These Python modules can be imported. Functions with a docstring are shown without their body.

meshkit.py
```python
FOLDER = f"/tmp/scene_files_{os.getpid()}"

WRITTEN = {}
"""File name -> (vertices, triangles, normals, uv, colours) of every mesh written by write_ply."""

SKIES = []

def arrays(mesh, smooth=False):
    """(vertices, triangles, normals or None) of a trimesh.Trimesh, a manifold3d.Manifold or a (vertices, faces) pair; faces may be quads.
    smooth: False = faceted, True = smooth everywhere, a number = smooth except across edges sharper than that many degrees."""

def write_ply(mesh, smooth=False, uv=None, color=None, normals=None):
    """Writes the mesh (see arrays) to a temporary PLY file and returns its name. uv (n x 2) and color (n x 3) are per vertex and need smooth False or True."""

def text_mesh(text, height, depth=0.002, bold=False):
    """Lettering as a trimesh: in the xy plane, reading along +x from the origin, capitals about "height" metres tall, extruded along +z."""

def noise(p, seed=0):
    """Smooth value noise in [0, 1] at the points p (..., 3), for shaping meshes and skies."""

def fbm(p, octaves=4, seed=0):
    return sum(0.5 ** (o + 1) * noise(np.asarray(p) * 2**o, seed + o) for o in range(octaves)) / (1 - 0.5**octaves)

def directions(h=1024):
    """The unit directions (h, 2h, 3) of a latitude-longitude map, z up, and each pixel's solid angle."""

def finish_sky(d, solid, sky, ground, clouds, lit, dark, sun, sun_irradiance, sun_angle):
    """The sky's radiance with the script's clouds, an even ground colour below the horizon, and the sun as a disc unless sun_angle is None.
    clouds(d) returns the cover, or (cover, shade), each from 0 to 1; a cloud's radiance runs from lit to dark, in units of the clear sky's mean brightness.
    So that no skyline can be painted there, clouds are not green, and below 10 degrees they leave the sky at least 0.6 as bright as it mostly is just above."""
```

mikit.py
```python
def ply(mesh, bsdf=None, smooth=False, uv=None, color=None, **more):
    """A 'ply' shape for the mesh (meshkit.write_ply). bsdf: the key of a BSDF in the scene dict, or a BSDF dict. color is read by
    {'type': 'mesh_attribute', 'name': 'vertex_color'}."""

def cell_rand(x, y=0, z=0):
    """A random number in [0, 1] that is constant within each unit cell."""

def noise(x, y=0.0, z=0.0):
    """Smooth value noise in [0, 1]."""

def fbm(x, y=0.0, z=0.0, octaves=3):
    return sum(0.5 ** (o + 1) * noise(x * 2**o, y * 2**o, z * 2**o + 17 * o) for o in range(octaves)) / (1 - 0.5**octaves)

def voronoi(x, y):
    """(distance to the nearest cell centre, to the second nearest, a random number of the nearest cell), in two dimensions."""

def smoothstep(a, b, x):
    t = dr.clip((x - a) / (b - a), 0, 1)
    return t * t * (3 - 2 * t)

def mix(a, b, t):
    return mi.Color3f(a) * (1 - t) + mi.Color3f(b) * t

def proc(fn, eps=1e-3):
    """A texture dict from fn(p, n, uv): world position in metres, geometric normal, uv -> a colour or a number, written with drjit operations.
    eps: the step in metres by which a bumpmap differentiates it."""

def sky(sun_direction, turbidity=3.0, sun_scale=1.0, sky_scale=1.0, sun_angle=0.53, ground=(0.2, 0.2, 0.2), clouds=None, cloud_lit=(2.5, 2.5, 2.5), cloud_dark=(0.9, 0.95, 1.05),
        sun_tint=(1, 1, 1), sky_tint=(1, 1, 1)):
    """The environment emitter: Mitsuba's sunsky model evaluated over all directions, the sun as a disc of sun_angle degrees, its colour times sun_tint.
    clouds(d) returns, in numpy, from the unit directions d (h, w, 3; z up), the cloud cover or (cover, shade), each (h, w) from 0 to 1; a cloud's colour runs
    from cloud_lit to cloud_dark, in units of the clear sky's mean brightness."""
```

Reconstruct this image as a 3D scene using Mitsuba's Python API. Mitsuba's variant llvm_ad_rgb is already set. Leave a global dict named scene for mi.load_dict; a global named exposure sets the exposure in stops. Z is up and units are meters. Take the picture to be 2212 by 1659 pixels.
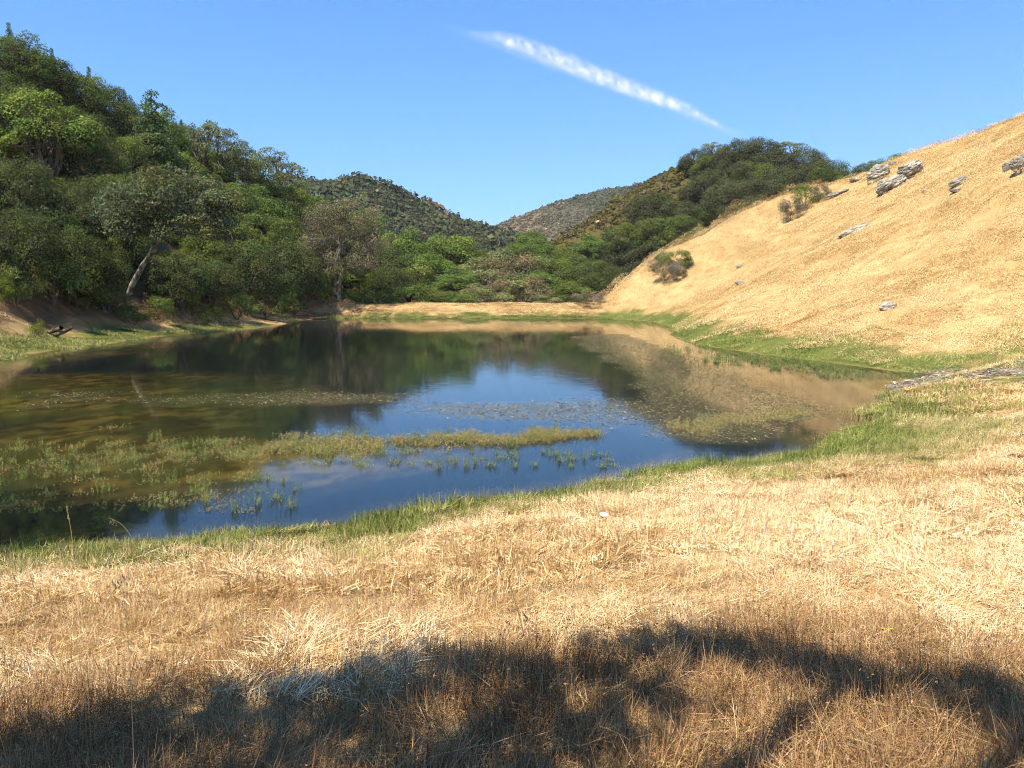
import math, random
import numpy as np, trimesh, shapely, mitsuba as mi, mikit, meshkit
import drjit as dr
from scipy.spatial import cKDTree
from scipy.interpolate import RBFInterpolator
from mikit import noise, fbm, voronoi, smoothstep, mix, proc

T = mi.ScalarTransform4f
scene, labels = {}, {}

# ------------------------------------------------------------------ camera, sky, exposure
EYE = np.array([0.0, 0.0, 2.8])
PITCH = math.radians(6.8)
FOV = 65.0
FWD = np.array([0, math.cos(PITCH), -math.sin(PITCH)])
UPV = np.array([0, math.sin(PITCH), math.cos(PITCH)])
FP = 1106.0 / math.tan(math.radians(FOV / 2))
scene['camera'] = {'type': 'perspective', 'fov': FOV, 'fov_axis': 'x', 'near_clip': 0.05, 'far_clip': 9000.0,
                   'to_world': T().look_at(origin=EYE.tolist(), target=(EYE + FWD).tolist(), up=[0, 0, 1])}
SUN = np.array([-0.33, -0.36, 0.87]); SUN /= np.linalg.norm(SUN)
exposure = 2.5


def ray(px, py):
    """Direction (y = 1) of a spot of the survey photograph, 2212 x 1659."""
    d = FWD + (px - 1106) / FP * np.array([1.0, 0, 0]) + (829.5 - py) / FP * UPV
    return d / d[1]


def at(px, py, Y):
    return EYE + ray(px, py) * Y


# the contrail, a band between two directions
CA, CB = ray(1035, 68), ray(1560, 266)
CA, CB = CA / np.linalg.norm(CA), CB / np.linalg.norm(CB)
CN = np.cross(CA, CB); CN /= np.linalg.norm(CN)
CN *= np.sign(CN[2])
CT = np.cross(CN, CA); CT *= np.sign(CT @ CB)
CL = math.atan2(CB @ CT, CB @ CA)


def contrail(d):
    out = np.zeros(d.shape[:2])
    near = (d @ CA > 0.9) | (d @ CB > 0.9)
    p = d[near]
    s = np.arctan2(p @ CT, p @ CA) / CL
    e = np.degrees(np.arcsin(np.clip(p @ CN, -1, 1)))
    q = np.stack([s * 30 + e * 1.2, e * 1.7, 0 * s], -1)
    puff = meshkit.fbm(q, 4, seed=3)
    fine = meshkit.fbm(q * [2.2, 2.0, 1], 3, seed=9)
    base = -0.30 + 0.10 * np.sin(s * 9)
    w_up = .70 * np.interp(s, [-0.05, 0.0, 0.08, 0.35, 0.6, 0.85, 1.0, 1.03], [0, 0.35, 0.75, 1.05, 0.95, 0.6, 0.12, 0])
    x = (e - base) / np.maximum(w_up, 1e-3)
    lump = np.clip((puff - 0.24) * 2.3, 0, 1.3)
    body = np.clip(1.25 - np.abs(x - 0.35) * 1.05, 0, 1) * np.where(x < 0.35, np.clip((x + 0.30) / 0.4, 0, 1), 1)
    dens = body * (0.35 + 0.65 * lump) * np.clip(0.55 + 0.9 * (fine - 0.35) * np.where(x > 0.4, 2.2, 0.8), 0.1, 1.2)
    dens *= np.interp(s, [-0.04, 0.0, 0.1, 0.5, 0.75, 0.97, 1.02], [0, 0.45, 0.75, 0.95, 1.0, 0.75, 0])
    veil = 0.16 * np.clip(1 - np.abs((e + 0.42 - 0.1 * s)) / 0.33, 0, 1) * np.interp(s, [-0.18, 0.0, 0.3, 0.6, 0.8, 1.0, 1.15], [0, .7, 1, .2, .5, 1, 0]) * (0.4 + fine)
    out[near] = np.clip(dens, 0, 1) * 0.95 + veil
    return np.clip(out, 0, 1)


scene['sky'] = mikit.sky(SUN.tolist(), turbidity=2.6, clouds=contrail, cloud_lit=(2.6, 2.6, 2.6), sky_tint=(0.47, 0.81, 1.12), ground=(0.25, 0.2, 0.12))

# ------------------------------------------------------------------ the lie of the land
SHORE = np.array([  # x, y, width of the green rim
    (-8.5, 7.4, 1.8), (-5.4, 8.1, 1.8), (-4.2, 8.65, 1.7), (-1.75, 9.46, 1.4), (-0.64, 10.2, .8), (0.7, 10.9, 1.1), (2.1, 11.9, 1.2), (3.5, 12.5, 1.6), (4.7, 13.3, 2.2),
    (5.6, 14.0, 2.4), (6.25, 15.1, 2.2), (7.4, 16.4, 2.0), (8.5, 18.3, 1.4), (9.4, 19.8, .8), (10.2, 21.2, .1), (10.4, 22.5, .0), (11.2, 23.6, .0), (12.4, 24.6, .0), (13.6, 25.4, .6), (13.2, 26.7, 1.9),
    (12.4, 29, 2.2), (11.3, 32.2, 2.5), (10.1, 36, 2.6), (9.4, 40.5, 2.6), (9.3, 46, 2.5), (10.1, 51.5, 2.3), (11.4, 58, 2.0), (12.1, 65, 2.2), (11.0, 71, 2.2), (8.5, 74.3, 1.5), (0, 75.2, 1.3), (-10, 75.5, 1.3),
    (-17, 75.6, 1.5), (-19, 73, .4), (-18.4, 68, .2), (-17.6, 62, .3), (-18.0, 56.3, 2.4), (-20.3, 48.9, 3.2), (-20.7, 38.9, 3.6), (-20.3, 31.2, 3.6), (-23, 24, 3), (-25, 16, 2), (-21, 9.5, 1), (-14, 7.2, .7)])
_closed = np.vstack([SHORE, SHORE[:1]])
_seg = np.hypot(*np.diff(_closed[:, :2], axis=0).T)
_s = np.concatenate([[0], np.cumsum(_seg)])
_t = np.arange(0, _s[-1], 0.12)
DENSE = np.stack([np.interp(_t, _s, _closed[:, k]) for k in range(3)], 1)
for _ in range(30):  # round the corners
    DENSE[:, :2] = (DENSE[:, :2] + 0.5 * (np.roll(DENSE[:, :2], 1, 0) + np.roll(DENSE[:, :2], -1, 0))) / 2
_wob = meshkit.fbm(np.stack([DENSE[:, 0] * .9, DENSE[:, 1] * .9, 0 * _t], 1), 3) - .5
_tan = np.roll(DENSE[:, :2], -1, 0) - np.roll(DENSE[:, :2], 1, 0)
_tan /= np.linalg.norm(_tan, axis=1, keepdims=True)
DENSE[:, :2] += np.stack([_tan[:, 1], -_tan[:, 0]], 1) * (_wob * .7)[:, None]
POND = shapely.Polygon(DENSE[:, :2]).buffer(0)
shapely.prepare(POND)
_tree = cKDTree(DENSE[:, :2])


def shore(x, y):
    """(distance to the shore, negative in the water; the width of the green rim there)."""
    p = np.stack([np.ravel(x), np.ravel(y)], 1)
    d, i = _tree.query(p)
    d = np.where(shapely.contains_xy(POND, p[:, 0], p[:, 1]), -d, d)
    return d.reshape(np.shape(x)), DENSE[i, 2].reshape(np.shape(x))


def spots(rows):
    return [tuple(at(*r)) for r in rows]


_ctrl = [(0, 0, 1.2), (-5, 1, 1.2), (5, 1, 1.2), (0, -8, 1.5), (-12, -8, 1.6), (12, -8, 1.4), (0, 4, 1.12), (-4, 4, 1.1), (4, 4, 1.1), (9, 6, 1.05), (15, 8, 1.1), (24, 10, 1.6), (0, -30, 2), (30, -30, 3), (-30, -30, 3), (-30, 0, 2.0),
         (8, 12, .85), (12, 16, .75), (17, 20, .7), (5, 10, .85), (-9, 4, 1.1), (-15, 3, 1.2), (36, 22, 6.5), (45, 0, 7), (70, 20, 18), (60, 45, 19),
         (-30, 22, 2.6), (-40, 10, 5), (-60, 20, 14), (-23.6, 34, .5), (-26.5, 34, 2.8), (-30, 36, 5.2), (-24, 42, .6), (-27, 42, 3.2), (-31, 43, 6.2), (-23.2, 50, .6), (-26, 51, 3.2), (-34, 52, 8.6), (-21, 60, 1.6), (-27, 60, 4.8), (-41, 65, 14.5), (-40, 80, 15.5), (-26, 75, 4.8), (-34, 92, 12), (-28, 97, 8.5), (-24, 108, 7), (-20, 86, 1.4), (-58, 62, 25), (-60, 92, 27), (-48, 112, 18), (-34, 130, 8),
         (-85, 40, 26), (-90, 90, 30), (-80, 140, 22), (-12, 95, -1), (-15, 120, 0),
         (0, 87, -1.2), (-12, 88, -.6), (8, 88, .2), (0, 105, -1.5), (14, 100, 0), (0, 135, 0), (20, 135, 2), (-20, 150, 4), (20, 170, 4), (-60, 170, 18)]
_ctrl += [(x, y, 1.28) for x, y in [(-16.5, 78.0), (-8, 78.2), (0, 78.0), (6, 77.6), (-15, 80.5), (-8, 80.5), (0, 80.5), (7, 80)]]
_ctrl += spots([(2212, 785, 25.5), (2212, 700, 28.5), (2212, 600, 33), (2212, 400, 43), (2212, 264, 54), (1900, 700, 33), (1900, 626, 38), (1900, 550, 46), (1900, 430, 60), (1900, 364, 72),
                (1700, 700, 40), (1700, 626, 48), (1700, 550, 57), (1700, 480, 68), (1700, 424, 78), (1500, 665, 56), (1500, 600, 64), (1500, 521, 76), (1300, 646, 82), (1400, 578, 79), (1390, 640, 70), (2060, 309, 64), (2060, 306, 70), (2212, 262, 60), (1800, 398, 80), (1700, 412, 84), (1600, 464, 80), (1600, 460, 86), (1500, 508, 82), (1400, 566, 84), (2130, 287, 60), (2212, 325, 48), (1980, 420, 58), (2300, 224, 55)])
_ctrl += [(24, 92, 6.0), (32, 98, 10.5), (46, 98, 16.5), (46, 78, 18.0), (60, 62, 22.0), (14, 92, 2.2), (40, 108, 13), (60, 120, 16), (80, 80, 24)]
_ctrl = np.array(_ctrl)
_land = RBFInterpolator(np.vstack([_ctrl[:, :2], DENSE[::60, :2]]), np.concatenate([_ctrl[:, 2], np.full(len(DENSE[::60]), .16)]), kernel='thin_plate_spline', smoothing=0.02, neighbors=70)


def land(x, y):
    """Height of the ground at x, y."""
    x, y = np.asarray(x, float), np.asarray(y, float)
    d, w = shore(x, y)
    z = _land(np.stack([np.clip(np.ravel(x), -110, 100), np.clip(np.ravel(y), -40, 185)], 1)).reshape(x.shape)
    far = np.maximum(np.maximum(np.abs(x + 5) - 105, y - 185), np.maximum(-40 - y, 0))
    z = np.where(far > 0, z * np.exp(-far / 90) - 6 * (1 - np.exp(-far / 90)), z)
    p = np.stack([x, y, 0 * x], -1)
    rough = (meshkit.fbm(p * .22, 3, seed=5) - .5) * np.clip(d / 30, 0, 1) * 1.1 + (meshkit.fbm(p * 1.1, 3, seed=6) - .5) * .22 * np.clip(d / 2, 0, 1)
    left = np.where((x < -14) & (y > 16), .55 * np.maximum(d - 2.8, 0) - .30 * np.clip(d - .4, 0, 2.4) * np.clip((y - 17) / 8, 0, 1), 0)
    bank = .02 + .07 * np.clip(d / .5, 0, 1) + (.125 + .33 * np.clip((y - 17) / 8, 0, 1)) * np.maximum(d - .4, 0) + .12 * np.maximum(d - 2.6, 0) + left
    z = np.where(d > 0, np.minimum(np.maximum(z, .04 + .08 * np.minimum(d, 2)), bank) + rough, 0)
    return np.where(d > 0, z, -np.minimum(.9, .03 + .3 * -d))


def grid_mesh(xs, ys, zfun):
    X, Y = np.meshgrid(xs, ys, indexing='xy')
    Z = zfun(X, Y)
    n, m = len(ys), len(xs)
    k = np.arange(n * m).reshape(n, m)
    f = np.stack([k[:-1, :-1], k[:-1, 1:], k[1:, 1:], k[1:, :-1]], -1).reshape(-1, 4)
    return np.stack([X, Y, Z], -1).reshape(-1, 3), np.vstack([f[:, [0, 1, 2]], f[:, [0, 2, 3]]])


def steps(*parts):
    out = []
    for a, b, s in parts:
        out.append(np.arange(a, b - 1e-6, s))
    return np.concatenate(out + [[parts[-1][1]]])


def struct(key, shape, label=None, kind='structure', cat=None):
    scene[key] = shape
    labels[key] = {'kind': kind, 'label': label or key.replace('_', ' ')}
    if cat:
        labels[key]['category'] = cat


# the brows of the hills behind: points along the crest, slope to either side
def crest_hill(rows, slope, seed, step, round_=10.0, gully=0.16, scale=.012, pad=None):
    c = np.array(spots(rows))
    t = np.concatenate([[0], np.cumsum(np.linalg.norm(np.diff(c, axis=0), axis=1))])
    tt = np.arange(0, t[-1], step)
    line = np.stack([np.interp(tt, t, c[:, k]) for k in range(3)], 1)
    for _ in range(int(14 / step) + 2):
        line[1:-1] = (line[1:-1] * 2 + line[:-2] + line[2:]) / 4
    kd = cKDTree(line[:, :2])

    def z(x, y):
        p = np.stack([np.ravel(x), np.ravel(y)], 1)
        dist, i = kd.query(p, k=6)
        w = 1 / (dist + 1e-3) ** 2
        zc = (line[i, 2] * w).sum(1) / w.sum(1)
        d = dist[:, 0]
        q = np.stack([p[:, 0], p[:, 1], 0 * d], 1)
        run = np.sqrt(d * d + round_ ** 2) - round_
        wob = (meshkit.fbm(q * scale, 4, seed=seed) - .5) * 2
        return (zc - slope * run * (1 + gully * 2 * wob) + wob * gully * np.minimum(d, 60) * .5).reshape(np.shape(x))
    lo, hi = line[:, :2].min(0), line[:, :2].max(0)
    return z, lo, hi


HILLS = {
    'brown': crest_hill([(1120, 640, 140), (1172, 572, 147), (1200, 541, 152), (1300, 471, 160), (1390, 409, 166), (1470, 354, 172), (1550, 338, 174), (1640, 338, 174), (1740, 362, 168), (1800, 392, 152), (1900, 395, 150), (2050, 380, 150)], .56, 21, 1.5, 7, .14, .02),
    'scrub': crest_hill([(300, 480, 420), (560, 440, 380), (680, 410, 350), (740, 392, 340), (800, 402, 345), (870, 437, 355), (960, 482, 370), (1040, 500, 385), (1120, 531, 400), (1200, 575, 420)], .5, 22, 4, 14, .2, .009),
    'far': crest_hill([(1060, 500, 900), (1100, 487, 880), (1150, 462, 860), (1200, 441, 850), (1280, 420, 840), (1340, 408, 840), (1392, 401, 840), (1500, 380, 840), (1700, 380, 850)], .5, 23, 8, 30, .2, .004),
    'ridge': crest_hill([(700, 500, 1900), (980, 489, 1850), (1060, 486, 1800), (1110, 488, 1800), (1300, 470, 1800)], .45, 24, 16, 40, .15, .002),
}


def terrain(x, y):
    return np.maximum(land(x, y), HILLS['brown'][0](x, y))


def hit(px, py, zf=land, y0=3.0, y1=220.0):
    """Where the line of sight first meets the ground."""
    r = ray(px, py)
    Y = np.geomspace(y0, y1, 900)
    P = EYE + r * Y[:, None]
    below = P[:, 2] < zf(P[:, 0], P[:, 1])
    return P[np.argmax(below)] if below.any() else P[-1]


# ------------------------------------------------------------------ materials
def rgb(*c):
    return {'type': 'rgb', 'value': list(c)}


VC = {'type': 'mesh_attribute', 'name': 'vertex_color'}


def ground_color(p, n, uv):
    x, y = p.x, p.y
    big = fbm(x * .35, y * .35, 0., 3)
    mid = fbm(x * 2.1, y * 2.1, 3., 3)
    fine = fbm(x * 23., y * 23., p.z * 9., 3)
    streak = fbm(x * .9 + y * .25, y * .22 - x * .08, 7., 3)
    straw = mix((.34, .235, .105), (.53, .395, .19), smoothstep(.25, .75, .45 * mid + .35 * streak + .2 * big))
    straw = mix(straw, (.27, .155, .07), smoothstep(.55, .78, big) * .35)
    run = fbm((x - .5 * p.z) * .22 + y * .08, y * .07 + p.z * .5, 9., 4)
    slope = smoothstep(1.2, 2.5, p.z) * smoothstep(15., 22., y)
    straw = mix(straw, (.36, .235, .095), slope * smoothstep(.48, .66, run) * .75)
    straw = straw * (.72 + .56 * fine)
    green = mix((.07, .10, .025), (.15, .17, .05), mid) * (.7 + .6 * fine)
    dirt = mix((.08, .058, .035), (.19, .135, .08), mid) * (.7 + .6 * fine)
    mud = mix((.15, .125, .10), (.36, .31, .245), smoothstep(.35, .7, fine)) * (.75 + .5 * mid)
    c = mix(straw, green, dr.clip(uv.x, 0, 1))
    c = mix(c, mud, dr.clip(uv.x - 1., 0, 1))
    return mix(c, dirt, dr.clip(uv.y, 0, 1))


scene['ground_look'] = {'type': 'diffuse', 'reflectance': proc(ground_color)}


def brown_color(p, n, uv):
    a = fbm(p.x * .05, p.y * .05, p.z * .05, 4)
    b = fbm(p.x * .7, p.y * .7, p.z * .7, 3)
    c = mix((.070, .060, .023), (.11, .092, .036), smoothstep(.3, .7, b))
    c = mix(c, (.088, .078, .03), smoothstep(.5, .75, a))
    return c * (.7 + .6 * fbm(p.x * 3., p.y * 3., p.z * 3., 2))


def scrub_color(p, n, uv):
    a = fbm(p.x * .02, p.y * .02, p.z * .02, 3)
    b = fbm(p.x * .25, p.y * .25, p.z * .25, 3)
    c = mix((.055, .07, .032), (.11, .10, .052), smoothstep(.35, .7, a))
    return c * (.6 + .8 * b)


def far_color(p, n, uv):
    a = fbm(p.x * .008, p.y * .008, p.z * .012, 3)
    b = fbm(p.x * .06, p.y * .06, p.z * .06, 4)
    c = mix((.07, .08, .05), (.165, .13, .085), smoothstep(-.15, .2, (a - .5) + uv.x))
    return c * (.65 + .7 * b)


scene['brown_hill_look'] = {'type': 'diffuse', 'reflectance': proc(brown_color)}
scene['scrub_hill_look'] = {'type': 'diffuse', 'reflectance': proc(scrub_color)}
scene['far_hill_look'] = {'type': 'diffuse', 'reflectance': proc(far_color)}
scene['leaf_look'] = {'type': 'principledthin', 'base_color': VC, 'diff_trans': .55, 'roughness': .55, 'spec_trans': 0.0, 'eta': 1.4}
scene['blade_look'] = {'type': 'twosided', 'bsdf': {'type': 'diffuse', 'reflectance': VC}}
scene['matt_look'] = {'type': 'twosided', 'bsdf': {'type': 'diffuse', 'reflectance': VC}}


def bark_color(p, n, uv):
    a = fbm(p.x * 5., p.y * 5., p.z * 1.6, 3)
    return mix((.055, .042, .03), (.20, .17, .13), smoothstep(.3, .72, a))


def pale_bark_color(p, n, uv):
    a = fbm(p.x * 4., p.y * 4., p.z * 3., 3)
    return mix((.085, .075, .052), (.29, .265, .20), smoothstep(.3, .6, a))


def rock_color(p, n, uv):
    a = fbm(p.x * 1.9, p.y * 1.9, p.z * 3.4, 4)
    b = fbm(p.x * 7., p.y * 7., p.z * 11., 3)
    c = mix((.24, .23, .19), (.46, .44, .37), smoothstep(.35, .65, a))
    return mix(c, (.10, .095, .085), smoothstep(.58, .75, b) * .7)


scene['bark_look'] = {'type': 'diffuse', 'reflectance': proc(bark_color)}
scene['pale_bark_look'] = {'type': 'diffuse', 'reflectance': proc(pale_bark_color)}
scene['rock_look'] = {'type': 'diffuse', 'reflectance': proc(rock_color)}


def water_color(p, n, uv):
    a = fbm(p.x * .55, p.y * .55, 2., 4)
    b = fbm(p.x * 3.2, p.y * 2.2, 5., 3)
    deep = mi.Color3f(.006, .010, .011)
    olive = mix((.032, .026, .007), (.085, .067, .017), smoothstep(.3, .7, b))
    olive = mix(olive, (.030, .034, .010), smoothstep(.45, .62, a) * .8)
    tan = mix((.06, .058, .038), (.115, .105, .065), b)
    c = mix(deep, olive, dr.clip(uv.x, 0, 1))
    return mix(c, tan, dr.clip(uv.y, 0, 1))


def ripple(p, n, uv):
    w = fbm(p.x * 2.3 + p.y * .4, p.y * 5.5, 1., 3)
    gust = smoothstep(.42, .62, fbm(p.x * .13, p.y * .2, 4., 2))
    mid = dr.exp(-dr.square((p.x + .5) / 5.) - dr.square((p.y - 27.) / 9.))
    return w * (.0007 * (.25 + .75 * gust) + .0014 * mid)


scene['water_look'] = {'type': 'bumpmap', 'arbitrary': proc(ripple, eps=.02), 'bsdf': {'type': 'roughplastic', 'distribution': 'ggx', 'alpha': .003, 'int_ior': 1.33, 'nonlinear': False, 'diffuse_reflectance': proc(water_color)}}

# ------------------------------------------------------------------ ground, hills, water
xs = steps((-2600, -900, 340), (-900, -200, 70), (-200, -110, 10), (-110, -30, 1.6), (-30, -9, .5), (-9, 14, .16), (14, 32, .4), (32, 80, 1.2), (80, 120, 4), (120, 300, 30), (300, 2600, 230))
ys = steps((-900, -100, 100), (-100, -20, 10), (-20, 1.5, .9), (1.5, 16, .16), (16, 34, .35), (34, 84, .6), (84, 130, 1.6), (130, 200, 5), (200, 500, 30), (500, 2600, 150))
gv, gf = grid_mesh(xs, ys, land)
gd, gw = shore(gv[:, 0], gv[:, 1])
gp = np.stack([gv[:, 0], gv[:, 1], 0 * gd], 1)
N1 = meshkit.fbm(gp * .8, 3, seed=11)


def green_mask(x, y, d, w):
    q = np.stack([x, y, 0 * x], -1)
    n = meshkit.fbm(q * .8, 3, seed=11)
    g = np.clip((w * (.45 + 1.1 * n) - d) / (.25 + .25 * w) + .2, 0, 1) * (w > .05)
    patch = np.clip((meshkit.fbm(q * .55, 3, seed=12) - .42) * 6, 0, 1) * np.exp(-((x - 8.0) / 3.4) ** 2 - ((y - 13.6) / 2.8) ** 2) * 1.1
    patch = np.maximum(patch, np.clip(1.25 - np.hypot((x - 15.6) / 4.2, (y - 27.5 + .32 * (x - 14)) / .62), 0, 1) * 1.4 * np.clip(.4 + n, 0, 1))
    return np.clip(np.maximum(g, patch), 0, 1) * (d > -.3)


def dirt_mask(x, y, d):
    left = np.clip((-12 - x) / 3, 0, 1) * np.clip((d - 2.9) / 1.0, 0, 1) * (y > 18)
    back = np.clip((y - 82.5) / 2, 0, 1) * np.clip((18 - x) / 6, 0, 1)
    bed = (d < 0) * 1.0
    return np.maximum(np.maximum(left, back), bed)


MUD = shapely.Polygon([(10.0, 21.0), (10.2, 23.2), (12.0, 25.4), (13.4, 26.4), (15.2, 26.3), (17.2, 25.4), (18.5, 24.6), (18.0, 23.2), (15.8, 21.8), (13.2, 20.0), (11.2, 19.3)])


def mud_mask(x, y):
    pts = shapely.points(np.stack([x, y], 1))
    q = np.stack([x, y, 0 * x], 1)
    return np.clip(.6 + (meshkit.fbm(q * 1.1, 3, seed=31) - .5) * 2.4 - shapely.distance(MUD, pts) / .5, 0, 1) * (shapely.distance(MUD, pts) < 1.4)


G_ = green_mask(gv[:, 0], gv[:, 1], gd, gw)
D_ = dirt_mask(gv[:, 0], gv[:, 1], gd)
M_ = mud_mask(gv[:, 0], gv[:, 1])
struct('ground', mikit.ply((gv, gf), 'ground_look', smooth=True, uv=np.stack([np.maximum(G_ * (1 - D_), 2 * M_), np.maximum(D_, 0)], 1)), 'straw coloured ground round the pond with banks, dam and golden slope')

z, lo, hi = HILLS['brown']
v, f = grid_mesh(np.arange(-5, 175, 1.5), np.arange(100, 240, 1.5), z)
struct('hill', mikit.ply((v, f), 'brown_hill_look', smooth=True), 'brown hill with dark oaks behind the golden slope')
z, lo, hi = HILLS['scrub']
v, f = grid_mesh(np.arange(-330, 150, 4.0), np.arange(200, 560, 4.0), z)
struct('hill_001', mikit.ply((v, f), 'scrub_hill_look', smooth=True), 'scrub covered hill left of the gap in the valley')
z, lo, hi = HILLS['far']
v, f = grid_mesh(np.arange(-250, 700, 9.0), np.arange(620, 1200, 9.0), z)
u = np.clip((60 - v[:, 0]) / 120, -.3, .5) + np.clip((30 - v[:, 2]) / 100, -.2, .3)
struct('hill_002', mikit.ply((v, f), 'far_hill_look', smooth=True, uv=np.stack([u, 0 * u], 1)), 'distant bluish hill right of the gap in the valley')
z, lo, hi = HILLS['ridge']
v, f = grid_mesh(np.arange(-900, 900, 25.0), np.arange(1400, 2300, 25.0), z)
struct('hill_003', mikit.ply((v, f), 'far_hill_look', smooth=True, uv=np.full((len(v), 2), -.2)), 'farthest low ridge in the gap of the valley')

wx, wy = steps((-28, -10, .5), (-10, 12, .22), (12, 16, .4)), steps((5, 26, .22), (26, 45, .4), (45, 79, .7))
wv, wf = grid_mesh(wx, wy, lambda x, y: 0 * x)
wd, _ = shore(wv[:, 0], wv[:, 1])
keep = (wd[wf] < 1.0).all(1)
wq = np.stack([wv[:, 0], wv[:, 1], 0 * wd], 1)


def blob(x, y, cx, cy, rx, ry, rot=0.0):
    c, s = math.cos(rot), math.sin(rot)
    dx, dy = x - cx, y - cy
    return np.clip(1.6 - 1.6 * np.hypot((dx * c + dy * s) / rx, (-dx * s + dy * c) / ry), 0, 1)


def weed_mask(x, y):
    """How thickly the pond weed under the surface stands."""
    q = np.stack([x, y, 0 * x], -1)
    n = meshkit.fbm(q * [.35, .35, 1], 4, seed=41)
    m = np.maximum.reduce([blob(x, y, -9, 13, 9.0, 4.6, .1), blob(x, y, -14, 20, 10, 8), blob(x, y, -4.5, 13.0, 6, 2.6, .15), blob(x, y, -20, 32, 4.5, 12)])
    return np.clip(m * 1.5 - .35 + (n - .45) * 1.8 * (m > 0), 0, 1)


MAT = shapely.Polygon([tuple((EYE + ray(*p) * (-EYE[2] / ray(*p)[2]))[:2]) for p in [(1262, 728), (1300, 762), (1390, 806), (1425, 845), (1470, 900), (1480, 936), (1600, 945), (1720, 908), (1742, 886), (1640, 850), (1560, 815), (1490, 782), (1400, 748), (1340, 722)]])


def mat_mask(x, y):
    """Weed lying at the surface."""
    q = np.stack([x, y, 0 * x], -1)
    n = meshkit.fbm(q * [.4, .55, 1], 4, seed=43)
    pts = shapely.points(np.stack([np.ravel(x), np.ravel(y)], 1))
    near = np.clip(1.0 - shapely.distance(MAT, pts) / .9, 0, 1).reshape(np.shape(x))
    m = np.maximum.reduce([near, blob(x, y, 0.5, 18.3, 7.5, 2.6, .03) * .62, blob(x, y, -7, 20, 7, 3) * .5])
    return np.clip(m * 1.6 - .45 + (n - .45) * 2.4, 0, 1) * (m > 0)


WU, WM = weed_mask(wv[:, 0], wv[:, 1]), mat_mask(wv[:, 0], wv[:, 1])
edge = np.clip(1 + wd / .8, 0, 1)
struct('water', mikit.ply((wv, wf[keep]), 'water_look', smooth=True, uv=np.stack([np.clip(np.maximum(WU, edge * .8), 0, 1), WM * .55], 1)), 'still pond water with reflections and brown weed below')

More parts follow.
